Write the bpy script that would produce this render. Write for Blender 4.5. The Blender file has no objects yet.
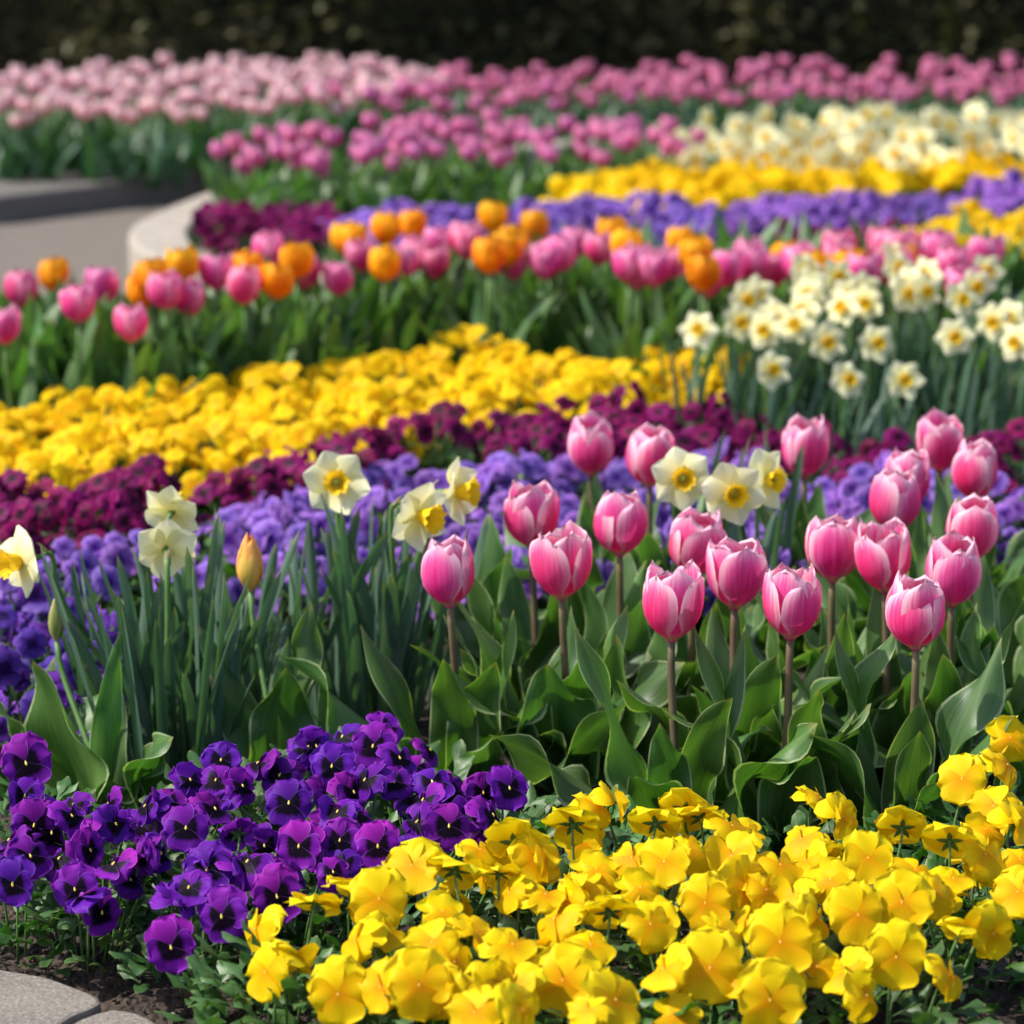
import bpy, math, random
from mathutils import Vector, Matrix, noise, Quaternion
from math import sin, cos, pi, radians, sqrt, tan, atan2

# ------------------------------------------------------------------ camera, world, sun
sc = bpy.context.scene
COL = sc.collection
CAM_H, FPX, PITCH = 1.03, 3000.0, radians(13.35)
cam_d = bpy.data.cameras.new("camera")
cam = bpy.data.objects.new("camera", cam_d)
COL.objects.link(cam)
cam.location = (0, 0, CAM_H)
cam.rotation_euler = (radians(90) - PITCH, 0, 0)
cam_d.sensor_width = 36
cam_d.lens = FPX / 1024 * 36
cam_d.clip_start = 0.05
cam_d.clip_end = 300
cam_d.dof.use_dof = True
cam_d.dof.focus_distance = 2.80
cam_d.dof.aperture_fstop = 5.8
cam_d.dof.aperture_blades = 0
sc.camera = cam

SUN_EL, SUN_AZ = radians(50), radians(-97)       # azimuth measured from +Y (away from camera) towards +X
w = bpy.data.worlds.new("World")
sc.world = w
w.use_nodes = True
nt = w.node_tree
sky = nt.nodes.new("ShaderNodeTexSky")
sky.sky_type = 'NISHITA'
sky.sun_disc = False
sky.sun_elevation = SUN_EL
sky.sun_rotation = SUN_AZ
sky.air_density = 1.0
sky.dust_density = 2.0
nt.nodes["Background"].inputs[1].default_value = 0.14
nt.links.new(sky.outputs[0], nt.nodes["Background"].inputs[0])
sun_d = bpy.data.lights.new("sun", 'SUN')
sun_d.energy = 3.7
sun_d.angle = radians(0.6)
sun_d.color = (1.0, 0.95, 0.86)
sun = bpy.data.objects.new("sun", sun_d)
COL.objects.link(sun)
sdir = Vector((sin(SUN_AZ) * cos(SUN_EL), cos(SUN_AZ) * cos(SUN_EL), sin(SUN_EL)))
sun.rotation_euler = sdir.to_track_quat('Z', 'Y').to_euler()
sun.location = (-3, 3, 6)
sc.view_settings.view_transform = 'Standard'
sc.view_settings.look = 'None'
sc.view_settings.exposure = 0.75
sc.view_settings.gamma = 1
sc.cycles.use_denoising = True
sc.cycles.max_bounces = 8
sc.cycles.transparent_max_bounces = 4
sc.cycles.sample_clamp_indirect = 6

R = random.Random(7)


def at(px, py, z=0.0):
    """point of the plane at height z seen at a picture position"""
    d = Vector(((px - 512) / FPX, -(py - 512) / FPX, -1.0))
    d = Matrix.Rotation(radians(90) - PITCH, 3, 'X') @ d
    t = (z - CAM_H) / d.z
    return Vector((0, 0, CAM_H)) + d * t


# ------------------------------------------------------------------ materials
def newmat(name):
    m = bpy.data.materials.new(name)
    m.use_nodes = True
    n = m.node_tree
    for x in list(n.nodes):
        n.nodes.remove(x)
    out = n.nodes.new("ShaderNodeOutputMaterial")
    return m, n, out


def N(n, t, **kw):
    x = n.nodes.new(t)
    for k, v in kw.items():
        if k.startswith("i_"):
            x.inputs[k[2:].replace("_", " ")].default_value = v
        else:
            setattr(x, k, v)
    return x


def c4(c):
    return (c[0], c[1], c[2], 1)


def ramp(n, fac, stops):
    r = n.nodes.new("ShaderNodeValToRGB")
    e = r.color_ramp.elements
    e[0].position, e[0].color = stops[0][0], c4(stops[0][1])
    e[1].position, e[1].color = stops[-1][0], c4(stops[-1][1])
    for p, c in stops[1:-1]:
        x = e.new(p)
        x.color = c4(c)
    n.links.new(fac, r.inputs[0])
    return r.outputs[0]


def mth(n, op, a, b=None, c=None):
    x = n.nodes.new("ShaderNodeMath")
    x.operation = op
    for i, v in enumerate((a, b, c)):
        if v is None:
            continue
        if isinstance(v, (int, float)):
            x.inputs[i].default_value = v
        else:
            n.links.new(v, x.inputs[i])
    return x.outputs[0]


def mixc(n, fac, a, b, mode='MIX'):
    x = n.nodes.new("ShaderNodeMix")
    x.data_type = 'RGBA'
    x.blend_type = mode
    for i, v in ((0, fac), (6, a), (7, b)):
        if isinstance(v, (int, float)):
            x.inputs[i].default_value = v
        elif isinstance(v, tuple):
            x.inputs[i].default_value = c4(v)
        else:
            n.links.new(v, x.inputs[i])
    return x.outputs[2]


def uv_parts(n):
    uv = n.nodes.new("ShaderNodeUVMap")
    s = n.nodes.new("ShaderNodeSeparateXYZ")
    n.links.new(uv.outputs[0], s.inputs[0])
    return uv.outputs[0], s.outputs[0], s.outputs[1]


def streak(n, uvo, su, sv, detail=3, rough=0.6):
    mp = n.nodes.new("ShaderNodeMapping")
    mp.inputs['Scale'].default_value = (su, sv, 1)
    n.links.new(uvo, mp.inputs[0])
    oi = n.nodes.new("ShaderNodeObjectInfo")
    sc_ = n.nodes.new("ShaderNodeVectorMath")
    sc_.operation = 'ADD'
    cb = n.nodes.new("ShaderNodeCombineXYZ")
    n.links.new(mth(n, 'MULTIPLY', oi.outputs['Random'], 57.0), cb.inputs[2])
    n.links.new(mp.outputs[0], sc_.inputs[0])
    n.links.new(cb.outputs[0], sc_.inputs[1])
    t = n.nodes.new("ShaderNodeTexNoise")
    t.inputs['Scale'].default_value = 1
    t.inputs['Detail'].default_value = detail
    t.inputs['Roughness'].default_value = rough
    n.links.new(sc_.outputs[0], t.inputs[0])
    return t.outputs[0]


def hue_var(n, col, dh=0.02, dv=0.2, ds=0.1):
    oi = n.nodes.new("ShaderNodeObjectInfo")
    h = n.nodes.new("ShaderNodeHueSaturation")
    r = oi.outputs['Random']
    n.links.new(mth(n, 'MULTIPLY_ADD', r, dh, 0.5 - dh / 2), h.inputs['Hue'])
    r2 = mth(n, 'FRACT', mth(n, 'MULTIPLY', r, 7.31))
    n.links.new(mth(n, 'MULTIPLY_ADD', r2, dv, 1 - dv / 2), h.inputs['Value'])
    r3 = mth(n, 'FRACT', mth(n, 'MULTIPLY', r, 17.7))
    n.links.new(mth(n, 'MULTIPLY_ADD', r3, ds, 1 - ds / 2), h.inputs['Saturation'])
    n.links.new(col, h.inputs['Color'])
    return h.outputs[0]


def leafy(n, out, col, trans=0.3, rough=0.45, tcol=None, spec=0.4, bump=None, bstr=0.3, bdist=0.001, sheen=0.0):
    p = n.nodes.new("ShaderNodeBsdfPrincipled")
    p.inputs['Roughness'].default_value = rough
    p.inputs['Specular IOR Level'].default_value = spec
    if sheen:
        p.inputs['Sheen Weight'].default_value = sheen
        p.inputs['Sheen Roughness'].default_value = 0.4
    n.links.new(col, p.inputs['Base Color'])
    t = n.nodes.new("ShaderNodeBsdfTranslucent")
    n.links.new(tcol if tcol is not None else col, t.inputs[0])
    mx = n.nodes.new("ShaderNodeMixShader")
    mx.inputs[0].default_value = trans
    n.links.new(p.outputs[0], mx.inputs[1])
    n.links.new(t.outputs[0], mx.inputs[2])
    n.links.new(mx.outputs[0], out.inputs[0])
    if bump is not None:
        b = n.nodes.new("ShaderNodeBump")
        b.inputs['Strength'].default_value = bstr
        b.inputs['Distance'].default_value = bdist
        n.links.new(bump, b.inputs['Height'])
        n.links.new(b.outputs[0], p.inputs['Normal'])
        n.links.new(b.outputs[0], t.inputs['Normal'])


def mat_tulip(name, deep, midc, pale, edge=0.62, var=0.02):
    m, n, out = newmat(name)
    uvo, u, v = uv_parts(n)
    a = mth(n, 'ABSOLUTE', v)
    s = streak(n, uvo, 1.3, 9.0, 4, 0.65)
    # e grows towards margins and tip
    e = mth(n, 'POWER', a, 2.2)
    t = mth(n, 'POWER', u, 3.2)
    e = mth(n, 'ADD', mth(n, 'MULTIPLY', e, 0.50), mth(n, 'MULTIPLY', t, 0.62))
    e = mth(n, 'ADD', e, mth(n, 'MULTIPLY_ADD', s, 0.62, -0.30))
    b = mth(n, 'SUBTRACT', 1.0, mth(n, 'MULTIPLY', u, 9.0))
    col = ramp(n, e, [(0.0, deep), (0.27, midc), (edge, pale), (0.95, tuple(min(1, x * 1.12 + .03) for x in pale))])
    bb = mth(n, 'MAXIMUM', b, 0.0)
    col = mixc(n, bb, col, (0.55, 0.45, 0.22))
    col = hue_var(n, col, var, 0.18, 0.0)
    fine = streak(n, uvo, 2.0, 40.0, 2, 0.5)
    leafy(n, out, col, 0.38, 0.5, bump=fine, bstr=0.35, bdist=0.0007, spec=0.18)
    return m


def mat_leaf(name, dark, light, edge=None, sv=16, trans=0.30, rough=0.42, spec=0.45, tmul=(1.5, 1.9, 0.5)):
    m, n, out = newmat(name)
    uvo, u, v = uv_parts(n)
    s = streak(n, uvo, 1.6, sv, 4, 0.6)
    big = streak(n, uvo, 3.0, 1.2, 2, 0.5)
    f = mth(n, 'ADD', mth(n, 'MULTIPLY', s, 0.45), mth(n, 'MULTIPLY', big, 0.55))
    col = ramp(n, f, [(0.33, dark), (0.68, light)])
    if edge:
        a = mth(n, 'ABSOLUTE', v)
        k = mth(n, 'GREATER_THAN', a, 0.93)
        col = mixc(n, mth(n, 'MULTIPLY', k, 0.75), col, edge)
    # yellowed, dry tips
    tip = mth(n, 'MULTIPLY', mth(n, 'MAXIMUM', mth(n, 'SUBTRACT', u, 0.93), 0.0), 9.0)
    col = mixc(n, tip, col, (0.30, 0.26, 0.08))
    col = hue_var(n, col, 0.025, 0.35, 0.2)
    tc = mixc(n, 1.0, col, tmul, 'MULTIPLY')
    leafy(n, out, col, trans, rough, tcol=tc, spec=spec, bump=s, bstr=0.35, bdist=0.0012)
    return m


def mat_plain(name, c, c2=None, trans=0.2, rough=0.5, scale=60, spec=0.35, var=0.15):
    m, n, out = newmat(name)
    tc = n.nodes.new("ShaderNodeTexCoord")
    t = n.nodes.new("ShaderNodeTexNoise")
    t.inputs['Scale'].default_value = scale
    n.links.new(tc.outputs['Object'], t.inputs[0])
    col = ramp(n, t.outputs[0], [(0.35, c), (0.65, c2 or c)])
    col = hue_var(n, col, 0.02, var, 0.1)
    leafy(n, out, col, trans, rough, spec=spec)
    return m


def mat_pansy(name, inner, body, rim, blotch=None, bsize=0.42, trans=0.32, rough=0.5, var=0.03, dv=0.35, line=None):
    """u from the throat to the rim, v across"""
    m, n, out = newmat(name)
    uvo, u, v = uv_parts(n)
    s = streak(n, uvo, 1.0, 8.0, 3, 0.6)
    uu = mth(n, 'ADD', u, mth(n, 'MULTIPLY_ADD', s, 0.34, -0.17))
    stops = [(0.0, inner), (0.45, body), (0.97, rim)]
    col = ramp(n, uu, stops)
    if blotch:
        # radius of the blotch shrinks towards the petal sides
        w_ = mth(n, 'MULTIPLY', mth(n, 'POWER', mth(n, 'ABSOLUTE', v), 3.0), 0.18)
        k = mth(n, 'SUBTRACT', bsize, mth(n, 'ADD', mth(n, 'ADD', u, w_), mth(n, 'MULTIPLY_ADD', s, 0.26, -0.13)))
        k = mth(n, 'MULTIPLY', k, 7.0)
        k = mth(n, 'MINIMUM', mth(n, 'MAXIMUM', k, 0.0), 1.0)
        col = mixc(n, k, col, blotch)
    if line:
        edge = mth(n, 'MULTIPLY', mth(n, 'MAXIMUM', mth(n, 'SUBTRACT', mth(n, 'ABSOLUTE', v), 0.93), 0.0), 9.0)
        e2 = mth(n, 'MULTIPLY', mth(n, 'MAXIMUM', mth(n, 'SUBTRACT', u, 0.965), 0.0), 16.0)
        col = mixc(n, mth(n, 'MINIMUM', mth(n, 'ADD', edge, e2), 0.6), col, line)
    vn = streak(n, uvo, 0.7, 15.0, 2, 0.5)
    vk = mth(n, 'MINIMUM', mth(n, 'MAXIMUM', mth(n, 'MULTIPLY', mth(n, 'SUBTRACT', vn, 0.53), 5.0), 0.0), 1.0)
    col = mixc(n, mth(n, 'MULTIPLY', mth(n, 'MULTIPLY', vk, mth(n, 'SUBTRACT', 1.15, u)), 0.45), col, inner)
    col = hue_var(n, col, var, dv, 0.0)
    fine = streak(n, uvo, 1.5, 22.0, 2, 0.5)
    leafy(n, out, col, trans, rough, bump=fine, bstr=0.3, bdist=0.0006, spec=0.10)
    return m


M = {}
M['tulip'] = mat_tulip("tulip_pink_petal", (0.74, 0.025, 0.20), (0.84, 0.12, 0.35), (0.94, 0.58, 0.69), 0.60)
M['tulip_mid'] = mat_tulip("tulip_rose_petal", (0.70, 0.03, 0.22), (0.82, 0.13, 0.37), (0.92, 0.48, 0.64), 0.75, 0.03)
M['tulip_orange'] = mat_tulip("tulip_orange_petal", (0.92, 0.24, 0.005), (0.95, 0.38, 0.006), (0.96, 0.50, 0.02), 0.7, 0.03)
M['tulip_far'] = mat_tulip("tulip_magenta_petal", (0.62, 0.08, 0.28), (0.74, 0.18, 0.42), (0.84, 0.38, 0.58), 0.6, 0.03)
M['tulip_pale'] = mat_tulip("tulip_pale_petal", (0.80, 0.33, 0.40), (0.87, 0.52, 0.56), (0.94, 0.76, 0.73), 0.5, 0.03)
M['bud'] = mat_tulip("tulip_bud_petal", (0.62, 0.48, 0.09), (0.85, 0.55, 0.12), (0.90, 0.36, 0.10), 0.9, 0.01)
M['bud_green'] = mat_tulip("green_bud_petal", (0.24, 0.30, 0.07), (0.42, 0.44, 0.15), (0.62, 0.52, 0.22), 0.8, 0.01)
M['tulip_leaf'] = mat_leaf("tulip_leaf", (0.034, 0.092, 0.022), (0.108, 0.200, 0.054), (0.40, 0.46, 0.24))
M['mid_leaf'] = mat_leaf("tulip_leaf_bed", (0.042, 0.110, 0.028), (0.130, 0.240, 0.080), trans=0.28)
M['far_leaf'] = mat_leaf("tulip_leaf_far", (0.022, 0.075, 0.030), (0.050, 0.135, 0.058), trans=0.2)
M['daf_leaf'] = mat_leaf("daffodil_leaf", (0.045, 0.100, 0.062), (0.120, 0.200, 0.140), sv=8, trans=0.22, tmul=(1.3, 1.7, 0.5))
M['stem'] = mat_plain("tulip_stem", (0.120, 0.070, 0.048), (0.150, 0.120, 0.060), 0.1, 0.45, 25)
M['stem_green'] = mat_plain("green_stem", (0.09, 0.19, 0.045), (0.13, 0.25, 0.07), 0.2, 0.45, 25)
M['purple_up'] = mat_pansy("pansy_purple_upper", (0.08, 0.005, 0.17), (0.16, 0.009, 0.28), (0.25, 0.018, 0.40), trans=0.42, var=0.11, line=(0.42, 0.13, 0.66))
M['purple_low'] = mat_pansy("pansy_purple_lower", (0.005, 0.001, 0.008), (0.11, 0.007, 0.26), (0.17, 0.015, 0.36), blotch=(0.005, 0.001, 0.009), bsize=0.56, trans=0.34, var=0.05, line=(0.34, 0.12, 0.62))
M['yellow_up'] = mat_pansy("pansy_yellow_upper", (0.80, 0.52, 0.003), (0.82, 0.61, 0.004), (0.84, 0.67, 0.012), trans=0.38, var=0.012, dv=0.10)
M['yellow_low'] = mat_pansy("pansy_yellow_lower", (0.78, 0.33, 0.002), (0.82, 0.53, 0.003), (0.84, 0.61, 0.008), trans=0.38, var=0.012, dv=0.10)
M['gold'] = mat_pansy("pansy_golden", (0.80, 0.40, 0.002), (0.86, 0.57, 0.003), (0.88, 0.63, 0.006), trans=0.42, var=0.015, dv=0.15)
M['magenta'] = mat_pansy("pansy_magenta", (0.022, 0.001, 0.011), (0.15, 0.004, 0.062), (0.25, 0.008, 0.115), blotch=(0.02, 0.001, 0.012), bsize=0.40, var=0.04, dv=0.7)
M['violet'] = mat_pansy("pansy_violet", (0.07, 0.025, 0.18), (0.19, 0.080, 0.39), (0.36, 0.19, 0.60), blotch=(0.06, 0.01, 0.20), bsize=0.33, var=0.04, dv=0.6)
M['deep_violet'] = mat_pansy("pansy_deep_violet", (0.035, 0.006, 0.10), (0.10, 0.028, 0.28), (0.16, 0.055, 0.38), blotch=(0.02, 0.003, 0.07), bsize=0.38, var=0.05, dv=0.6)
M['eye'] = mat_plain("pansy_eye", (0.85, 0.62, 0.05), (0.90, 0.75, 0.20), 0.1, 0.5, 200)
M['calyx'] = mat_plain("pansy_calyx", (0.045, 0.12, 0.022), (0.09, 0.19, 0.04), 0.2, 0.45, 90)
M['pansy_leaf'] = mat_leaf("pansy_leaf", (0.030, 0.080, 0.018), (0.075, 0.165, 0.038), sv=5, trans=0.25, rough=0.40)
M['cream'] = mat_pansy("daffodil_petal", (0.84, 0.78, 0.28), (0.88, 0.84, 0.48), (0.91, 0.88, 0.62), trans=0.32, var=0.01, dv=0.06)
M['trumpet'] = mat_pansy("daffodil_trumpet", (0.85, 0.48, 0.01), (0.92, 0.62, 0.018), (0.95, 0.62, 0.03), trans=0.35, var=0.01, dv=0.08)
M['trumpet_or'] = mat_pansy("daffodil_trumpet_deep", (0.80, 0.45, 0.004), (0.85, 0.53, 0.005), (0.88, 0.60, 0.008), trans=0.35, var=0.01, dv=0.08)
M['throat'] = mat_plain("daffodil_throat", (0.30, 0.30, 0.02), (0.45, 0.40, 0.03), 0.1, 0.5, 200)
M['papery'] = mat_plain("daffodil_spathe", (0.28, 0.22, 0.10), (0.40, 0.33, 0.17), 0.3, 0.6, 120)


def mat_soil():
    m, n, out = newmat("soil")
    tc = n.nodes.new("ShaderNodeTexCoord")
    a = N(n, "ShaderNodeTexNoise"); a.inputs['Scale'].default_value = 45; a.inputs['Detail'].default_value = 8
    b = N(n, "ShaderNodeTexVoronoi"); b.inputs['Scale'].default_value = 130
    n.links.new(tc.outputs['Object'], a.inputs[0]); n.links.new(tc.outputs['Object'], b.inputs[0])
    col = ramp(n, a.outputs[0], [(0.3, (0.016, 0.010, 0.007)), (0.55, (0.040, 0.025, 0.017)), (0.8, (0.085, 0.055, 0.038))])
    p = N(n, "ShaderNodeBsdfPrincipled"); p.inputs['Roughness'].default_value = 0.85
    n.links.new(col, p.inputs['Base Color'])
    h = mth(n, 'ADD', a.outputs[0], mth(n, 'MULTIPLY', b.outputs[0], -0.8))
    bp = N(n, "ShaderNodeBump"); bp.inputs['Strength'].default_value = 0.9; bp.inputs['Distance'].default_value = 0.008
    n.links.new(h, bp.inputs['Height']); n.links.new(bp.outputs[0], p.inputs['Normal'])
    n.links.new(p.outputs[0], out.inputs[0])
    return m


def mat_stone(name, c1, c2, spk, scale=300, bump=0.4, rough=0.85):
    m, n, out = newmat(name)
    tc = n.nodes.new("ShaderNodeTexCoord")
    a = N(n, "ShaderNodeTexNoise"); a.inputs['Scale'].default_value = 14; a.inputs['Detail'].default_value = 8; a.inputs['Roughness'].default_value = .65
    b = N(n, "ShaderNodeTexNoise"); b.inputs['Scale'].default_value = scale; b.inputs['Detail'].default_value = 3
    n.links.new(tc.outputs['Object'], a.inputs[0]); n.links.new(tc.outputs['Object'], b.inputs[0])
    col = ramp(n, a.outputs[0], [(0.3, c1), (0.7, c2)])
    k = mth(n, 'MULTIPLY', mth(n, 'SUBTRACT', b.outputs[0], 0.5), 3.0)
    col = mixc(n, mth(n, 'MINIMUM', mth(n, 'MAXIMUM', k, 0.0), 1.0), col, spk)
    k2 = mth(n, 'MULTIPLY', mth(n, 'SUBTRACT', 0.43, b.outputs[0]), 5.0)
    col = mixc(n, mth(n, 'MINIMUM', mth(n, 'MAXIMUM', k2, 0.0), 0.7), col, tuple(x * 0.35 for x in c1))
    oi = hue_var(n, col, 0.01, 0.15, 0.1)
    p = N(n, "ShaderNodeBsdfPrincipled"); p.inputs['Roughness'].default_value = rough
    n.links.new(oi, p.inputs['Base Color'])
    bp = N(n, "ShaderNodeBump"); bp.inputs['Strength'].default_value = bump; bp.inputs['Distance'].default_value = 0.002
    n.links.new(b.outputs[0], bp.inputs['Height']); n.links.new(bp.outputs[0], p.inputs['Normal'])
    n.links.new(p.outputs[0], out.inputs[0])
    return m


M['soil'] = mat_soil()
M['granite'] = mat_stone("edging_stone", (0.13, 0.112, 0.093), (0.19, 0.165, 0.138), (0.34, 0.31, 0.27))
M['limestone'] = mat_stone("limestone", (0.27, 0.235, 0.19), (0.34, 0.30, 0.245), (0.42, 0.38, 0.32), 120)
M['kerbstone'] = mat_stone("kerb_stone", (0.10, 0.090, 0.078), (0.135, 0.122, 0.108), (0.19, 0.172, 0.155), 120)
M['paving'] = mat_stone("path_paving", (0.125, 0.103, 0.084), (0.16, 0.133, 0.108), (0.20, 0.17, 0.14), 90)
M['hedge'] = mat_leaf("hedge_leaf", (0.055, 0.058, 0.024), (0.13, 0.125, 0.05), sv=3, trans=0.12, rough=0.6)
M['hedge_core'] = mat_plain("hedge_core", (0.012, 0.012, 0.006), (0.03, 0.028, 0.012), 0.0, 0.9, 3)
M['pebble'] = mat_plain("pebble", (0.55, 0.50, 0.44), (0.7, 0.66, 0.6), 0.0, 0.7, 100)


# ------------------------------------------------------------------ mesh building
class MB:
    def __init__(s):
        s.v, s.uv, s.f, s.m = [], [], [], []

    def grid(s, P, UV, mi=0, wrap=False):
        nu, nv = len(P), len(P[0])
        b = len(s.v)
        for i in range(nu):
            for j in range(nv):
                s.v.append(tuple(P[i][j])); s.uv.append(UV[i][j])
        for i in range(nu - 1):
            for j in range(nv if wrap else nv - 1):
                k = (j + 1) % nv
                s.f.append((b + i * nv + j, b + i * nv + k, b + (i + 1) * nv + k, b + (i + 1) * nv + j)); s.m.append(mi)

    def tube(s, pts, rad, seg=7, mi=0, cap=True):
        pts = [Vector(p) for p in pts]
        P, UV = [], []
        up = Vector((0.31, 0.95, 0.05)).normalized()
        for i, p in enumerate(pts):
            t = (pts[min(i + 1, len(pts) - 1)] - pts[max(i - 1, 0)]).normalized()
            x = t.cross(up)
            if x.length < 1e-4:
                x = t.cross(Vector((1, 0, 0)))
            x.normalize()
            y = t.cross(x)
            r = rad[i] if isinstance(rad, (list, tuple)) else rad
            P.append([p + (x * cos(2 * pi * j / seg) + y * sin(2 * pi * j / seg)) * r for j in range(seg)])
            UV.append([(i / (len(pts) - 1), j / seg) for j in range(seg)])
        b = len(s.v)
        s.grid(P, UV, mi, True)
        if cap:
            n = len(s.v)
            s.f.append(tuple(range(b, b + seg))[::-1]); s.m.append(mi)
            s.f.append(tuple(range(n - seg, n))); s.m.append(mi)

    def ball(s, c, r, mi=0, nu=5, nv=7, sq=(1, 1, 1)):
        P, UV = [], []
        for i in range(nu + 1):
            a = pi * i / nu
            P.append([Vector(c) + Vector((sin(a) * cos(2 * pi * j / nv) * r * sq[0], sin(a) * sin(2 * pi * j / nv) * r * sq[1], cos(a) * r * sq[2])) for j in range(nv)])
            UV.append([(i / nu, 0.3)] * nv)
        s.grid(P, UV, mi, True)

    def add(s, other, mat4, mmap=None):
        b = len(s.v)
        for p in other.v:
            s.v.append(tuple(mat4 @ Vector(p)))
        s.uv += other.uv
        for f in other.f:
            s.f.append(tuple(b + i for i in f))
        s.m += [mmap[x] for x in other.m] if mmap else other.m

    def mesh(s, name, mats, smooth=True):
        me = bpy.data.meshes.new(name)
        me.from_pydata(s.v, [], s.f)
        uvl = me.uv_layers.new(name="UVMap")
        li = [0] * len(me.loops)
        me.loops.foreach_get("vertex_index", li)
        flat = []
        for i in li:
            flat.extend(s.uv[i])
        uvl.data.foreach_set("uv", flat)
        for m in mats:
            me.materials.append(M[m])
        me.polygons.foreach_set("material_index", s.m)
        if smooth:
            me.polygons.foreach_set("use_smooth", [True] * len(me.polygons))
        me.update()
        return me


def obj(name, data, parent=None, mat4=None):
    o = bpy.data.objects.new(name, data)
    COL.objects.link(o)
    if parent:
        o.parent = parent
    if mat4 is not None:
        o.matrix_local = mat4
    return o


def thing(name, label, cat, loc=(0, 0, 0), group=None, rz=0, sc_=1, data=None):
    o = bpy.data.objects.new(name, data)
    COL.objects.link(o)
    o.location = loc
    o.rotation_euler = (0, 0, rz)
    o.scale = (sc_, sc_, sc_)
    o['label'] = label
    o['category'] = cat
    if group:
        o['group'] = group
    if data is None:
        o.empty_display_size = 0.02
    return o


def kids(o):
    return TREE.get(o.name, [])


TREE = {}


def copy_tree(src, parent=None):
    c = src.copy()
    COL.objects.link(c)
    if parent:
        c.parent = parent
    for ch in list(src.children):
        copy_tree(ch, c)
    return c


def frame(pos, n, up=Vector((0, 0, 1)), s=1.0, roll=0.0):
    """matrix whose +Z looks along n and whose +Y leans towards up"""
    n = Vector(n).normalized()
    x = up.cross(n)
    if x.length < 1e-3:
        x = Vector((1, 0, 0))
    x.normalize()
    y = n.cross(x)
    m = Matrix((x, y, n)).transposed().to_4x4()
    return Matrix.Translation(pos) @ m @ Matrix.Rotation(roll, 4, 'Z') @ Matrix.Scale(s, 4)


def facing(yaw, pitch):
    """yaw 0 looks at the camera, +90 to the right of the picture; pitch up"""
    y, p = radians(yaw), radians(pitch)
    return Vector((sin(y) * cos(p), -cos(y) * cos(p), sin(p)))


def sm(a, b, x):
    t = max(0, min(1, (x - a) / (b - a)))
    return t * t * (3 - 2 * t)


def interp(tab, x):
    for (x0, y0), (x1, y1) in zip(tab, tab[1:]):
        if x <= x1:
            t = (x - x0) / (x1 - x0)
            t = t * t * (3 - 2 * t) * 0.35 + t * 0.65
            return y0 + (y1 - y0) * t
    return tab[-1][1]


# ------------------------------------------------------------------ tulip pieces
RAD = [(0, 0.18), (0.08, 0.48), (0.2, 0.78), (0.35, 0.95), (0.5, 1.0), (0.68, 0.975), (0.85, 0.88), (1.0, 0.72)]


def tulip_petal(mb, az, Rr, H, wid, inner, rnd, nu=12, nv=9, openn=0.0):
    P, UV = [], []
    ph = rnd.uniform(0, 6)
    lean = rnd.uniform(-0.12, 0.07) + openn
    hh = H * rnd.uniform(0.92, 1.06)
    tw = rnd.uniform(-0.12, 0.12)
    k = 0.90 if inner else 1.0
    for i in range(nu + 1):
        u = i / nu
        ww = wid * (0.30 + 0.70 * sm(0, 0.42, u))
        if u > 0.42:
            ww = wid * sqrt(max(0.0, 1 - ((u - 0.42) / 0.58) ** 3.0))
        r = Rr * interp(RAD, u) * k + lean * Rr * u * u
        row, ruv = [], []
        for j in range(nv):
            v = -1 + 2 * j / (nv - 1)
            a = v * min(1.25, ww / max(r, 0.25 * Rr))
            rr = r * (1 - 0.05 * math.exp(-(v / 0.22) ** 2) * sm(0.15, 0.6, u) * (1.0 if not inner else 0.6))
            rr += Rr * 0.05 * abs(v) ** 3 * sm(0.3, 0.9, u)
            rr += Rr * 0.04 * sin(3 * v + ph) * sm(0.4, 1, u) + Rr * 0.012 * sin(9 * v + 2 * ph) * sm(0.7, 1, u)
            z = hh * (u ** 0.92) * (1 - 0.07 * v * v) + H * 0.005 * sin(9 * v + ph) * sm(0.7, 1, u)
            phi = az + a + tw * u
            row.append(Vector((rr * cos(phi), rr * sin(phi), z)))
            ruv.append((u, v))
        P.append(row); UV.append(ruv)
    mb.grid(P, UV)


def tulip_head_parts(rnd, Rr=0.0272, H=0.0675, openn=0.0, wid=None):
    parts = []
    a0 = rnd.uniform(0, 2 * pi)
    for q in range(6):
        inner = q % 2 == 1
        mb = MB()
        tulip_petal(mb, a0 + q * pi / 3 + rnd.uniform(-.08, .08), Rr, H * (1.05 if inner else 0.97), (wid or Rr * 1.02) * (0.9 if inner else 1.0), inner, rnd,
                    openn=openn + (0.0 if inner else 0.03))
        parts.append(mb)
    return parts


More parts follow.
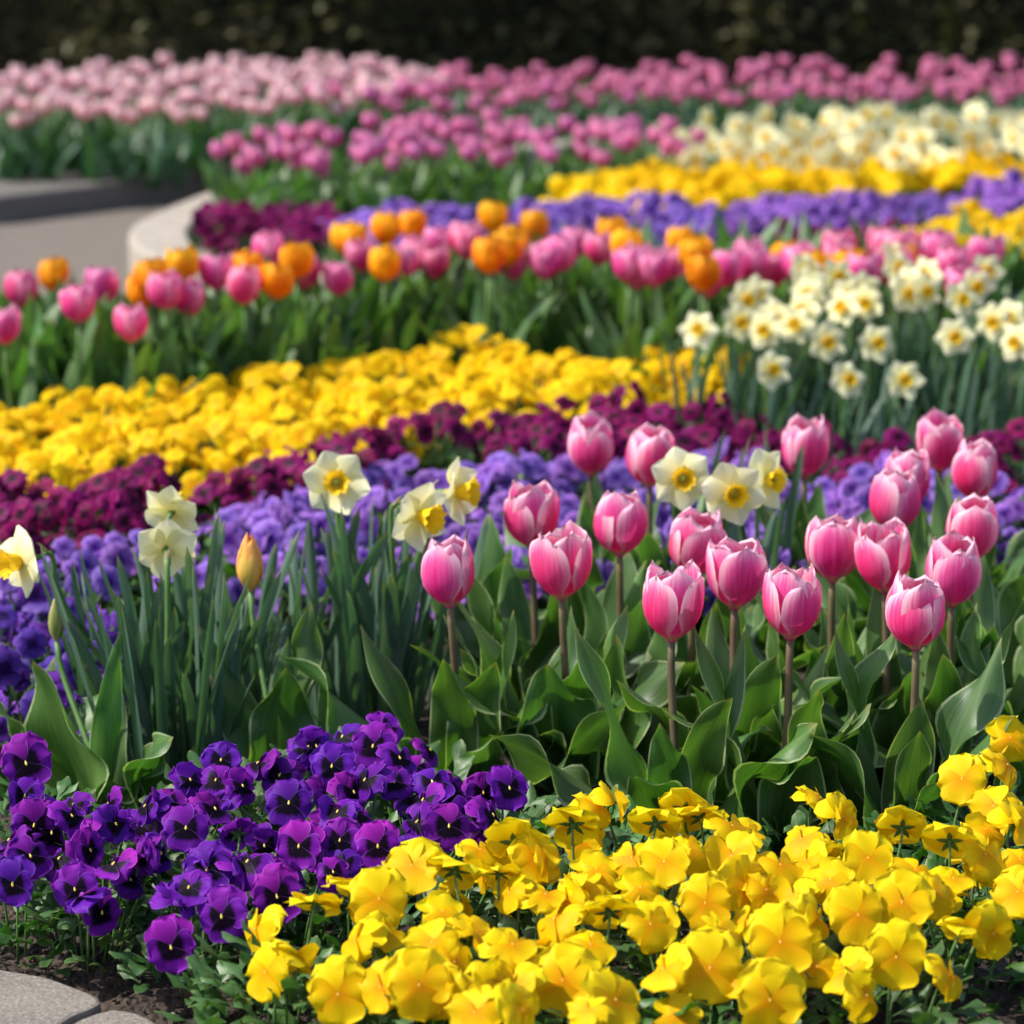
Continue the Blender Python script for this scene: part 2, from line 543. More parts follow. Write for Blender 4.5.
def leaf(mb, base, az, L, W, tilt0, bend, twist=0.0, wave=0.0, fold=0.5, rnd=R, kind='tulip', nu=14, nv=7, mi=0, power=1.4, waves=None):
    base = Vector(base)
    horiz = Vector((cos(az), sin(az), 0))
    side0 = Vector((-sin(az), cos(az), 0))
    p = base.copy()
    P, UV = [], []
    ph = rnd.uniform(0, 6)
    ph2 = rnd.uniform(0, 6)
    kw = waves or rnd.uniform(1.3, 2.2)
    lat = rnd.uniform(-0.25, 0.25)
    for i in range(nu + 1):
        u = i / nu
        ang = tilt0 + bend * u ** power
        t = horiz * sin(ang) + Vector((0, 0, 1)) * cos(ang)
        t = (t + side0 * lat * u).normalized()
        if i:
            p = p + t * (L / nu)
        nrm = t.cross(side0).normalized() * -1      # faces the plant axis / up
        sd = side0
        q = Quaternion(t, twist * u ** 1.3)
        sd = (q @ sd).normalized(); nn = (q @ nrm)
        if nn.dot(horiz) > 0 and abs(twist) < 1 and ang < 1.3:
            nn = nn
        if kind == 'tulip':
            w_ = W * 1.12 * (0.40 + 0.60 * sm(0, 0.36, u)) * max(0.004, 1 - max(0, (u - .36) / .64) ** 1.9) ** 0.95
            fo = fold * (1.15 - 0.75 * sm(0.05, 0.8, u))
        elif kind == 'strap':
            w_ = W * (0.8 + 0.2 * sm(0, .2, u)) * sqrt(max(0.0, 1 - u ** 9)) * (1 - 0.25 * u)
            fo = fold
        else:
            w_ = W * (0.18 + 0.82 * sm(0.15, 0.62, u)) * sqrt(max(0, 1 - sm(0.62, 1.0, u) ** 2 * 0.98))
            fo = fold
        row, ruv = [], []
        for j in range(nv):
            v = -1 + 2 * j / (nv - 1)
            side = 1 if v > 0 else -1
            off = fo * w_ * abs(v) ** 1.5
            off += 2.9 * wave * w_ * abs(v) ** 2 * sin(2 * pi * kw * u + (ph if side > 0 else ph2)) * sm(0.1, 0.4, u)
            row.append(p + sd * w_ * v * (1 - 0.28 * fo * abs(v)) - nn * off * -1)
            ruv.append((u, v))
        P.append(row); UV.append(ruv)
    mb.grid(P, UV, mi)


def bez(a, b, c, d, n=10):
    return [a * (1 - t) ** 3 + b * 3 * t * (1 - t) ** 2 + c * 3 * t * t * (1 - t) + d * t ** 3 for t in [i / n for i in range(n + 1)]]


TULIP_N = [0]


def near_tulip(px, py, label, hpx=None, z=0.25, base_dx=0.0, tilt=(0, 0), openn=0.0, leaves=None, scale=1.0, front=False, seed=0):
    """head centre is given as a picture position on the plane z"""
    rnd = random.Random(100 + seed)
    hc = at(px, py, z)
    base = Vector((hc.x + base_dx, hc.y + rnd.uniform(-.01, .015), 0))
    t = thing('tulip', label, 'tulip', base, 'pink tulips with white edged petals in the middle of the bed')
    tilt = (tilt[0] + rnd.uniform(-.07, .07), tilt[1] + rnd.uniform(-.10, .04))
    H = 0.0675 * scale
    head_base = hc - base - Vector((0, 0, H * 0.5))
    n = Vector((tilt[0], tilt[1], 1)).normalized()
    pts = bez(Vector((0, 0, 0.0)), Vector((0.004, 0, head_base.z * 0.4)), head_base - n * head_base.z * 0.35, head_base, 10)
    mb = MB(); mb.tube(pts, [0.0048 - 0.0010 * i / 10 for i in range(11)], 9)
    obj('stem', mb.mesh('tulip_stem', ['stem']), t)
    mb = MB(); mb.ball((0, 0, 0.001), 0.0062, 0, 6, 10, (1, 1, 0.6))
    fl = obj('flower', mb.mesh('tulip_receptacle', ['tulip']), t, frame(head_base, n, Vector((0, 1, 0)), scale))
    for pm in tulip_head_parts(rnd, openn=openn, Rr=0.0280 * rnd.uniform(.96, 1.04)):
        obj('petal', pm.mesh('tulip_petal', ['tulip']), fl)
    if leaves is None:
        k = 6 if front else 6
        a0 = rnd.uniform(0, 6.28)
        leaves = []
        for q in range(k):
            a = a0 + q * 2.4
            low = q % 2 == 0
            leaves.append((math.degrees(a), rnd.uniform(.17, .21) if low else rnd.uniform(.18, .225), rnd.uniform(.026, .035) if low else rnd.uniform(.018, .025),
                           rnd.uniform(.45, .75) if low else rnd.uniform(.12, .30), rnd.uniform(.3, .9) if low else rnd.uniform(0.0, .35), rnd.uniform(-.5, .5), rnd.uniform(.12, .3)))
    leaves = list(leaves) + [(rnd.uniform(255, 290), rnd.uniform(.16, .19), rnd.uniform(.024, .032), rnd.uniform(.05, .22), rnd.uniform(.3, .8), rnd.uniform(-.7, .7), .2),
                             (rnd.uniform(190, 350), rnd.uniform(.13, .17), rnd.uniform(.020, .028), rnd.uniform(.15, .35), rnd.uniform(.2, .7), rnd.uniform(-.7, .7), .22)]
    for (a, L, W, t0, bd, tw, wv) in leaves:
        mb = MB()
        leaf(mb, (0.006 * cos(radians(a)), 0.006 * sin(radians(a)), -0.005), radians(a), L * 1.12, W * 1.06, t0, bd * .9, tw, wv, rnd.uniform(.35, .6), rnd, nu=24, nv=11)
        obj('leaf', mb.mesh('tulip_leaf', ['tulip_leaf']), t)
    return t


# ------------------------------------------------------------------ pansy pieces
PET = {  # angle, length, half width, layer, tilt back
    'u1': (62, 0.51, 0.31, -0.075, 0.14), 'u2': (118, 0.51, 0.31, -0.045, 0.16),
    's1': (-6, 0.46, 0.265, -0.005, 0.0), 's2': (186, 0.46, 0.265, 0.01, 0.02),
    'lo': (270, 0.48, 0.35, 0.030, 0.06)}


def pansy_petal(mb, key, rnd, fold=0.0, nu=8, nv=9, mi=0, ruf=1.0, spread=1.0):
    a, L, W, lay, back = PET[key]
    a = radians(a + rnd.uniform(-10, 10))
    L *= rnd.uniform(.92, 1.06); W *= rnd.uniform(.92, 1.08)
    ph = rnd.uniform(0, 6); ph2 = rnd.uniform(0, 6)
    fx = rnd.uniform(-1, 1) * 0.16 * ruf
    cup = rnd.uniform(-0.10, 0.18) * ruf
    P, UV = [], []
    dy, dx = Vector((cos(a), sin(a), 0)), Vector((sin(a), -cos(a), 0))
    for i in range(nu + 1):
        u = i / nu
        c = 0.60
        ww = W * (0.10 + 0.90 * sin(pi / 2 * min(1, u / c))) if u < c else W * sqrt(max(0, 1 - ((u - c) / (1 - c)) ** 2.7))
        row, ruv = [], []
        for j in range(nv):
            v = -1 + 2 * j / (nv - 1)
            yy = L * u * (1 - 0.05 * v * v)
            if key == 'lo' and u > .8:
                yy -= L * 0.07 * math.exp(-(v / .25) ** 2) * (u - .8) / .2
            z = lay - back * u * u * L * 2 + cup * u * u * W - fx * v * u * W
            z += ruf * (0.026 * sin(5.0 * v + ph) * u * u + 0.016 * sin(11 * v + ph2) * u ** 4)
            yy *= 1 + 0.03 * ruf * sin(7 * v + ph2) * u ** 3
            z += -0.10 * W * v * v * u
            if fold:
                z += fold * (u ** 2) * L * 0.75
                yy *= 1 - 0.35 * abs(fold) * u
            row.append(dy * yy + dx * ww * v * spread + Vector((0, 0, z)))
            ruv.append((u, v))
        P.append(row); UV.append(ruv)
    mb.grid(P, UV, mi)


def pansy_bloom_mb(rnd, hi=True, ruf=1.0, wild=0.0):
    """two material slots: upper petals 0, lower petals 1; diameter about 1"""
    mb = MB()
    nu, nv = (8, 9) if hi else (4, 5)
    for k in ('u1', 'u2', 's1', 's2', 'lo'):
        f = rnd.uniform(-wild, wild)
        pansy_petal(mb, k, rnd, f, nu, nv, 1 if k in ('s1', 's2', 'lo') else 0, ruf)
    return mb


def calyx_mb():
    mb = MB()
    for q in range(5):
        a = 2 * pi * q / 5 + 0.3
        P, UV = [], []
        for i in range(5):
            u = i / 4
            ww = 0.045 * sin(pi * min(0.97, 0.18 + u * 0.82)) + 0.002
            c = Vector((cos(a), sin(a), 0)) * (0.02 + 0.20 * u) + Vector((0, 0, -0.085 - 0.03 * u))
            s_ = Vector((-sin(a), cos(a), 0))
            P.append([c - s_ * ww, c + Vector((0, 0, -0.015)), c + s_ * ww]); UV.append([(u, -1), (u, 0), (u, 1)])
        mb.grid(P, UV)
    mb.ball((0, 0, -0.085), 0.05, 0, 4, 6, (1, 1, 1.3))
    return mb


def eye_mb():
    mb = MB()
    mb.ball((0, -0.015, 0.03), 0.030, 0, 5, 7, (0.8, 1.2, 0.8))
    mb.ball((0, 0.022, 0.03), 0.017, 0, 4, 6)
    return mb


def clump_leaves(mb, rnd, n, rad, h, L=0.030, W=0.0075, mi=0, nu=5, nv=3):
    for q in range(n):
        a = rnd.uniform(0, 2 * pi)
        r = rad * sqrt(rnd.random()) * 0.85
        zz = h * rnd.random() ** 0.8 * (1 - 0.5 * (r / rad) ** 2)
        a2 = a + rnd.uniform(-.9, .9)
        leaf(mb, (r * cos(a), r * sin(a), zz), a2, L * rnd.uniform(.6, 1.25), W * rnd.uniform(.75, 1.25), rnd.uniform(.35, 1.3), rnd.uniform(.1, .9),
             rnd.uniform(-.6, .6), 0.15, rnd.uniform(.1, .5), rnd, 'spoon', nu, nv, mi)


CAL = calyx_mb().mesh('pansy_calyx', ['calyx'])
EYE = eye_mb().mesh('pansy_eye', ['eye'])
BL = {}
for col, mats in (('purple', ['purple_up', 'purple_low']), ('yellow', ['yellow_up', 'yellow_low'])):
    BL[col] = [pansy_bloom_mb(random.Random(i + 11), True, 1.5, 0.12 if i < 5 else 0.85).mesh('pansy_flower', mats) for i in range(11)]
for col, mats in (('gold', ['gold', 'gold']), ('magenta', ['magenta', 'magenta']), ('violet', ['violet', 'violet']), ('deep_violet', ['deep_violet', 'deep_violet'])):
    BL[col] = [pansy_bloom_mb(random.Random(i + 31), False, 1.2, 0.32).mesh('pansy_flower', mats) for i in range(6)]


def near_pansy_plants(col, centres, blooms, size, group, extra):
    plants = []
    for i, (px, py, lab) in enumerate(centres):
        g = at(px, py, 0.085); g.z = 0
        t = thing('pansy_plant', lab, 'pansy', g, group)
        rnd = random.Random(900 + i + len(col))
        mb = MB()
        fr = py > 868 and col == 'purple'
        clump_leaves(mb, rnd, 60 if fr else 95, 0.062 if fr else 0.088, 0.07 if fr else 0.088, 0.034, 0.0085, 0, 6, 5)
        obj('foliage', mb.mesh('pansy_foliage', ['pansy_leaf']), t)
        plants.append((t, g))
    rnd = random.Random(5 if col == 'purple' else 6)
    for (px, py, yaw, pitch, s, z, var) in blooms + extra:
        p = at(px, py, z)
        t, g = min(plants, key=lambda q: (q[1].xy - p.xy).length)
        v = var if var is not None else rnd.randrange(11)
        yaw += rnd.uniform(-8, 8); pitch += rnd.uniform(-6, 6)
        m4 = frame(p - g, facing(yaw, pitch), s=size * s * rnd.uniform(.95, 1.05), roll=radians(rnd.uniform(-16, 16)))
        f = obj('flower', BL[col][v % 11], t, m4)
        if abs(yaw) < 95:
            obj('eye', EYE, f, Matrix.Scale(1.0 if col == 'purple' else .6, 4))
        obj('calyx', CAL, f)
        inv = m4.inverted()
        a = m4 @ Vector((0, 0, -0.09))
        b = Vector((a.x * .5, a.y * .5, 0.01))
        dirb = (m4.to_3x3() @ Vector((0, 0, -1))).normalized()
        pts = bez(a, a + dirb * 0.018, b.lerp(a, .6) + Vector((0, 0, .01)), b, 7)
        mb = MB(); mb.tube([inv @ q for q in pts], 0.0013 / (size * s), 5)
        obj('stalk', mb.mesh('pansy_stalk', ['stem_green']), f)


# ------------------------------------------------------------------ daffodil pieces
def daf_tepals(rnd, hi=True, nar=1.0):
    mb = MB()
    a0 = rnd.uniform(0, 1)
    nu, nv = (9, 7) if hi else (4, 5)
    for q in range(6):
        a = a0 + q * pi / 3 + rnd.uniform(-.07, .07)
        L = 0.0365 * rnd.uniform(.94, 1.05); W = 0.0188 * nar * rnd.uniform(.93, 1.07)
        lay = -0.0015 if q % 2 else 0.0005
        bendk = rnd.uniform(-0.012, 0.006); tw = rnd.uniform(-.3, .3); ph = rnd.uniform(0, 6)
        P, UV = [], []
        for i in range(nu + 1):
            u = i / nu
            w_ = W * (0.42 + 0.58 * sin(pi / 2 * min(1, u / .48))) * ((1 - sm(.50, 1.03, u)) ** .55)
            row, ruv = [], []
            for j in range(nv):
                v = -1 + 2 * j / (nv - 1)
                c = Vector((cos(a), sin(a), 0)) * (0.004 + L * u)
                s_ = Vector((-sin(a), cos(a), 0))
                z = lay + bendk * u * u * -1 - 0.004 * v * v * sin(pi * u) + tw * v * w_ * u + 0.0012 * math.exp(-(v / .25) ** 2) * u + 0.001 * sin(7 * v + ph) * u
                row.append(c + s_ * w_ * v + Vector((0, 0, z))); ruv.append((u, v))
            P.append(row); UV.append(ruv)
        mb.grid(P, UV)
    return mb


def daf_trumpet(rnd, Lt=0.015, hi=True, r1=0.0125):
    mb = MB()
    nv = 48 if hi else 12
    prof = [(0.0, 0.006), (0.2, 0.0090), (0.6, 0.0108), (0.85, r1 * .86), (1.0, r1)]
    P, UV = [], []
    for (u, r) in prof:
        row, ruv = [], []
        for j in range(nv):
            a = 2 * pi * j / nv
            fr = (0.10 * sin(a * 12 + .5) + 0.06 * sin(a * 7 + 1)) * sm(.6, 1, u)
            rib = 0.035 * sin(a * 6) * sm(0, .6, u)
            rr = r * (1 + fr + rib)
            row.append(Vector((rr * cos(a), rr * sin(a), 0.0 + Lt * u + 0.0009 * sin(a * 9) * sm(.7, 1, u)))); ruv.append((u, sin(a * 3)))
        P.append(row); UV.append(ruv)
    mb.grid(P, UV, 0, True)
    return mb


def daf_throat():
    mb = MB()
    mb.ball((0, 0, 0.002), 0.0064, 0, 5, 10, (1, 1, 0.5))
    mb.tube([(0, 0, 0.003), (0, 0, 0.012)], [0.0011, 0.0016], 6)
    for q in range(6):
        a = q * pi / 3
        mb.tube([(0.002 * cos(a), 0.002 * sin(a), 0.003), (0.0032 * cos(a), 0.0032 * sin(a), 0.010)], [0.0006, 0.0009], 5)
    return mb


DT = [daf_tepals(random.Random(i + 3)).mesh('daffodil_tepals', ['cream']) for i in range(6)]
DTR = [daf_trumpet(random.Random(i), l, True, r).mesh('daffodil_trumpet', ['trumpet']) for i, (l, r) in enumerate(((0.012, .0150), (0.023, .0160), (0.017, .0150)))]
DTH = daf_throat().mesh('daffodil_throat', ['throat'])


def daffodil(label, base_px, head, yaw, pitch, kind=0, size=1.0, leaves=9, seed=0, spread=0.05, Lf=(.20, .30), leaf_h=None):
    """base_px on the ground; head = (px, py, z) of the flower's centre"""
    rnd = random.Random(300 + seed)
    base = at(base_px[0], base_px[1], 0)
    hp = at(*head) - base
    t = thing('daffodil', label, 'daffodil', base, 'cream daffodils with yellow trumpets near the pink tulips')
    n = facing(yaw, pitch)
    m4 = frame(hp, n, s=size * .94, roll=rnd.uniform(0, 1))
    f = obj('flower', DT[seed % 6], t, m4)
    obj('trumpet', DTR[kind], f)
    obj('stamens', DTH, f)
    # neck: green-yellow tube, ovary, bend into the stalk
    neck = MB()
    neck.tube([(0, 0, 0.001), (0, 0, -0.008), (0, 0, -0.016)], [0.0042, 0.0030, 0.0026], 8)
    neck.ball((0, 0, -0.020), 0.0042, 0, 5, 8, (1, 1, 1.5))
    obj('neck', neck.mesh('daffodil_neck', ['stem_green']), f)
    b = m4 @ Vector((0, 0, -0.025))
    back = (m4.to_3x3() @ Vector((0, 0, -1))).normalized()
    top = b + back * 0.018 + Vector((0, 0, 0.006 - max(0, -back.z) * .01))
    st = bez(b, b + back * 0.012 + Vector((0, 0, .004)), top + Vector((0, 0, 0.002)), top - Vector((0, 0, 0.022)), 6)
    st2 = bez(st[-1], st[-1] - Vector((0, 0, .06)), Vector((hp.x * .25, hp.y * .25, hp.z * .4)), Vector((0, 0, 0)), 10)[1:]
    al = st + st2
    mb = MB(); mb.tube(al, [0.0021 + 0.0012 * min(1, i / 6) for i in range(len(al))], 8)
    s_ = obj('stalk', mb.mesh('daffodil_stalk', ['stem_green']), t)
    sp = MB()
    leaf(sp, al[5], atan2(-back.y, -back.x) + rnd.uniform(-.5, .5), 0.030, 0.0045, .3, .8, .3, .1, .7, rnd, 'tulip', 6, 5)
    obj('spathe', sp.mesh('daffodil_spathe', ['papery']), t)
    for q in range(leaves):
        a = rnd.uniform(0, 2 * pi)
        r = spread * sqrt(rnd.random())
        mb = MB()
        leaf(mb, (r * cos(a), r * sin(a) * .6, -.01), a, rnd.uniform(*Lf), rnd.uniform(.0065, .0098), rnd.uniform(.02, .26), rnd.uniform(-.08, .40), rnd.uniform(-1.6, 1.6), .03, rnd.uniform(.2, .5), rnd, 'strap', 16, 5)
        obj('leaf', mb.mesh('daffodil_leaf', ['daf_leaf']), t)
    return t


# ================================================================== THE SETTING
def struct(name, mb, mats, smooth=False):
    o = obj(name, mb.mesh(name, mats, smooth))
    o['kind'] = 'structure'
    return o


mb = MB()
xs = [-60, -6, -1.6, 1.6, 6, 60]
mb.grid([[Vector((x, y, -0.03)) for x in (-80, 80)] for y in (-20, 120)], [[(0, 0), (1, 0)]] * 2)
struct('ground', mb, ['soil'])


def soil_z(x, y):
    p = Vector((x, y, 0))
    return 0.010 * noise.noise(p * 9) + 0.007 * noise.noise(p * 31) + 0.005 * noise.noise(p * 83) + 0.003 * noise.noise(p * 190)


mb = MB()
nx, ny = 300, 250
x0, x1, y0, y1 = -1.0, 1.0, 1.95, 3.75
P = [[Vector((x0 + (x1 - x0) * i / nx, y0 + (y1 - y0) * j / ny, 0)) for i in range(nx + 1)] for j in range(ny + 1)]
for r_ in P:
    for p in r_:
        p.z = soil_z(p.x, p.y) - 0.002
mb.grid(P, [[(0, 0)] * (nx + 1)] * (ny + 1))
struct('soil', mb, ['soil'], True)
mb = MB()
mb.grid([[Vector((x, y, -0.006)) for x in (-4, 4)] for y in (3.7, 5.35)], [[(0, 0), (1, 0)]] * 2)
struct('bed_soil', mb, ['soil'])

# loose crumbs of soil
mb = MB()
rnd = random.Random(4)
for q in range(5200):
    x, y = rnd.uniform(-.52, .55), 2.05 + 1.3 * rnd.random() ** 1.7
    if abs(x) > .2 * y:
        continue
    r_ = 0.0012 + 0.0040 * rnd.random() ** 3
    b = len(mb.v)
    o2 = MB(); o2.ball((0, 0, 0), r_, 0, 3, 5, (rnd.uniform(.7, 1.3), rnd.uniform(.7, 1.3), rnd.uniform(.5, 1)))
    for i, v in enumerate(o2.v):
        v = Vector(v) * rnd.uniform(.75, 1.25)
        o2.v[i] = tuple(v)
    mb.add(o2, Matrix.Translation((x, y, soil_z(x, y) + r_ * .3)) @ Matrix.Rotation(rnd.uniform(0, 6), 4, 'Z'))
o = obj('soil_crumbs', mb.mesh('soil_crumbs', ['soil'], False))
o['kind'] = 'stuff'; o['label'] = 'loose dark brown crumbs of damp soil'; o['category'] = 'soil'


def smooth_poly(pts, it=3):
    for _ in range(it):
        q = []
        for i in range(len(pts)):
            a, b = Vector(pts[i]), Vector(pts[(i + 1) % len(pts)])
            q += [a * .75 + b * .25, a * .25 + b * .75]
        pts = q
    return pts


def prism(mb, pts, z0, z1, bev=0.006, mi=0):
    """closed outline -> bevelled slab"""
    pts = [Vector((p[0], p[1])) for p in pts]
    n = len(pts)
    area = sum(pts[i].x * pts[(i + 1) % n].y - pts[(i + 1) % n].x * pts[i].y for i in range(n))
    if area < 0:
        pts.reverse()
    nr = []
    for i in range(n):
        a = (pts[i] - pts[i - 1]).normalized(); c = (pts[(i + 1) % n] - pts[i]).normalized()
        t = (a + c).normalized()
        nr.append(Vector((t.y, -t.x)))
    rings = [(0, z0), (0, z1 - bev), (bev * .3, z1 - bev * .3), (bev, z1)]
    b = len(mb.v)
    P = [[Vector((p.x - nr[i].x * ins, p.y - nr[i].y * ins, z)) for i, p in enumerate(pts)] for ins, z in rings]
    mb.grid(P, [[(0, 0)] * n] * 4, mi, True)
    mb.f.append(tuple(range(b + 3 * n, b + 4 * n))); mb.m.append(mi)


# path of the garden, one sheet
mb = MB()
mb.grid([[Vector((x, y, 0.0)) for x in (-5, 3)] for y in (5.35, 8.6)], [[(0, 0), (1, 0)]] * 2)
struct('path', mb, ['paving'])

# raised bed with its curved limestone wall
outer = smooth_poly([(-0.80, 6.75), (-0.84, 6.42), (-0.74, 6.02), (-0.50, 5.72), (0.2, 5.55), (4.0, 5.45), (4.0, 9.0), (0.6, 8.5), (-.15, 8.05), (-0.68, 7.25)], 2)
WZ = 0.13


def ring(mb, pts, wdt, z0, z1):
    n = len(pts)
    pts = [Vector((p[0], p[1])) for p in pts]
    area = sum(pts[i].x * pts[(i + 1) % n].y - pts[(i + 1) % n].x * pts[i].y for i in range(n))
    sg = 1 if area > 0 else -1
    nr = []
    for i in range(n):
        t = ((pts[i] - pts[i - 1]).normalized() + (pts[(i + 1) % n] - pts[i]).normalized()).normalized()
        nr.append(Vector((t.y, -t.x)) * sg)
    prof = [(0, z0), (0, z1 - .01), (.003, z1 - .003), (.01, z1), (wdt - .01, z1), (wdt - .003, z1 - .003), (wdt, z1 - .01), (wdt, z0)]
    P = [[Vector((p.x - nr[i].x * a, p.y - nr[i].y * a, z)) for i, p in enumerate(pts)] for a, z in prof]
    mb.grid(P, [[(0, 0)] * n] * len(prof), 0, True)
    return [p - nr[i] * wdt for i, p in enumerate(pts)]


mb = MB()
inner = ring(mb, outer, 0.125, -.02, WZ)
thing('retaining_wall', 'low curved pale limestone wall round the raised flower bed beside the path', 'garden wall', data=mb.mesh('retaining_wall', ['limestone'], False))
mb = MB(); prism(mb, inner, 0.05, 0.095, .002)
struct('raised_bed_soil', mb, ['soil'])

# far kerb and far bed
mb = MB()
kf = [(-4, 6.6), (-2.2, 7.05), (-1.28, 7.45), (-.8, 7.98), (-.3, 8.5), (.3, 8.85), (1.5, 9.1), (6, 9.3)]
kb = [(6, 9.7), (1.5, 9.5), (.2, 9.3), (-.5, 8.95), (-1.0, 8.45), (-1.5, 7.98), (-2.3, 7.55), (-4, 7.1)]
prism(mb, kf + kb, -.02, .07, .01)
thing('kerb', 'long grey stone kerb curving along the far side of the path', 'kerb', data=mb.mesh('kerb', ['kerbstone'], False))
mb = MB()
prism(mb, [(-4, 7.1), (-2.3, 7.55), (-1.5, 7.98), (-1.0, 8.45), (-.5, 8.95), (.2, 9.3), (1.5, 9.5), (6, 9.7), (6, 13), (-6, 13), (-6, 7.1)], -.01, .045, .002)
struct('far_bed_soil', mb, ['soil'])

# near edging stones, bottom left
def stone(pts, lab):
    w_ = [at(px, py, 0.026).xy for px, py in pts]
    q = []
    for i in range(len(w_)):
        a, b = w_[i], w_[(i + 1) % len(w_)]
        n_ = max(1, int((a - b).length / 0.012))
        for k in range(n_):
            q.append(a.lerp(b, k / n_))
    # round the corners a little
    for _ in range(1):
        q = [(q[i - 1] + q[i] * 2 + q[(i + 1) % len(q)]) / 4 for i in range(len(q))]
    q = [p + Vector((noise.noise(Vector((p.x * 60, p.y * 60, 1))), noise.noise(Vector((p.x * 60, p.y * 60, 5))))) * .0012 for p in q]
    m_ = MB(); prism(m_, q, -.03, .026, .004)
    thing('edging_stone', lab, 'edging stone', group='granite edging stones at the corner of the bed', data=m_.mesh('edging_stone', ['granite'], False))


stone([(-140, 962), (0, 968), (46, 976), (100, 996), (107, 1003), (72, 1014), (40, 1040), (-150, 1080)], 'speckled grey edging stone ending at the dark joint below the purple pansies')
stone([(45, 1042), (78, 1018), (112, 1007), (140, 1012), (170, 1030), (240, 1110), (60, 1180), (-60, 1110)], 'speckled grey edging stone on the nearer side of the dark joint')
mb = MB(); mb.ball((0, 0, 0), .003, 0, 4, 6, (1.2, .9, .7))
pb = thing('pebble', 'single tiny white pebble on the dark soil near the edging stones', 'pebble', at(172, 1015, .004), data=mb.mesh('pebble', ['pebble']))

# dark hedge at the back
mb = MB()
rnd = random.Random(9)
for q in range(23000):
    x = rnd.uniform(-4.8, 4.8); z = 1.9 * rnd.random() ** 1.8
    yb = 10.75 + 0.22 * noise.noise(Vector((x * 1.1, z * .9, 3))) + 0.12 * noise.noise(Vector((x * 4, z * 3, 7))) + rnd.uniform(-.05, .12)
    a = rnd.uniform(-pi, 0)
    leaf(mb, (x, yb, z), a, rnd.uniform(.05, .10), rnd.uniform(.014, .026), rnd.uniform(.3, 1.9), rnd.uniform(0, .8), 0, 0, .2, rnd, 'spoon', 2, 3, 0)
hd = thing('hedge', 'tall dark clipped evergreen hedge behind all the flower beds', 'hedge', data=None)
obj('foliage', mb.mesh('hedge_foliage', ['hedge'], False), hd)
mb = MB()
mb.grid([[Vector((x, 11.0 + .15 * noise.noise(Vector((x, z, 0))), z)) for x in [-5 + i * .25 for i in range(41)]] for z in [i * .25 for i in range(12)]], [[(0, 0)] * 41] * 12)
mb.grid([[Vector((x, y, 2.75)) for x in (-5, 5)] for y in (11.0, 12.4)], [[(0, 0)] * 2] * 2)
obj('core_sheet', mb.mesh('hedge_core', ['hedge_core'], False), hd)  # plain dark sheets backing the leaves, upright and across the top


# ================================================================== FAR BANDS
def poly_world(pts, z):
    return [at(px, py, z).xy for px, py in pts]


def inside(p, poly):
    c = False
    n = len(poly)
    for i in range(n):
        a, b = poly[i], poly[i - 1]
        if (a.y > p.y) != (b.y > p.y) and p.x < (b.x - a.x) * (p.y - a.y) / (b.y - a.y) + a.x:
            c = not c
    return c


def scatter(pts, z, spacing, rnd, jit=0.35):
    poly = poly_world(pts, z)
    xs_, ys_ = [p.x for p in poly], [p.y for p in poly]
    out = []
    y = min(ys_)
    row = 0
    while y <= max(ys_):
        x = min(xs_) + (spacing / 2 if row % 2 else 0)
        while x <= max(xs_):
            p = Vector((x + rnd.uniform(-jit, jit) * spacing, y + rnd.uniform(-jit, jit) * spacing))
            if inside(p, poly):
                out.append(p)
            x += spacing
        y += spacing * 0.87
        row += 1
    return out


def tulip_simple(rnd, H=0.27, petm='tulip_mid', leafm='mid_leaf', nleaf=4, hs=1.0, low=False, Lk=1.0):
    """single mesh pieces: returns flower, stem, leaf builders; slots 0 petal 1 stem 2 leaf"""
    fl = MB()
    a0 = rnd.uniform(0, 6)
    lx, ly = rnd.uniform(-.02, .02), rnd.uniform(-.02, .02)
    tmp = MB()
    op = rnd.uniform(-.04, .12)
    for q in range(6):
        tulip_petal(tmp, a0 + q * pi / 3, 0.0272 * hs, 0.060 * hs, 0.0272 * hs * (1.0 if q % 2 == 0 else .9), q % 2 == 1, rnd, 4 if low else 7, 4 if low else 5, openn=op)
    fl.add(tmp, Matrix.Translation((lx, ly, H - 0.03 * hs)))
    st = MB(); st.tube(bez(Vector((0, 0, 0)), Vector((0, 0, H * .4)), Vector((lx, ly, H * .6)), Vector((lx, ly, H - .029 * hs)), 4), 0.0034 * hs, 4 if low else 6, 0)
    lv = []
    for q in range(nleaf):
        m_ = MB()
        a = a0 + q * 2.4 + rnd.uniform(-.4, .4)
        leaf(m_, (0, 0, 0), a, rnd.uniform(.19, .26) * Lk, rnd.uniform(.016, .026) * (1 if Lk > .8 else .8), rnd.uniform(.1, .5), rnd.uniform(.1, .8), rnd.uniform(-.6, .6), .15, .5, rnd, 'tulip', 5 if low else 9, 3 if low else 5)
        lv.append(m_)
    return fl, st, lv


def tulip_tree(label, group, petm, leafm, rnd, H, hs=1.0):
    fl, st, lv = tulip_simple(rnd, H, petm, leafm, 4, hs)
    t = thing('tulip', label, 'tulip', (0, 0, 0), group)
    obj('flower', fl.mesh('tulip_flower', [petm]), t)
    obj('stem', st.mesh('tulip_stem', ['stem_green']), t)
    for l in lv:
        obj('leaf', l.mesh('tulip_leaf', [leafm]), t)
    return t


def tulip_one(rnd, H, petm, leafm, hs, Lk):
    fl, st, lv = tulip_simple(rnd, H, petm, leafm, 4, hs, True, Lk)
    a = MB()
    I = Matrix.Identity(4)
    a.add(fl, I, [0]); a.add(st, I, [1])
    for l in lv:
        a.add(l, I, [2])
    return a


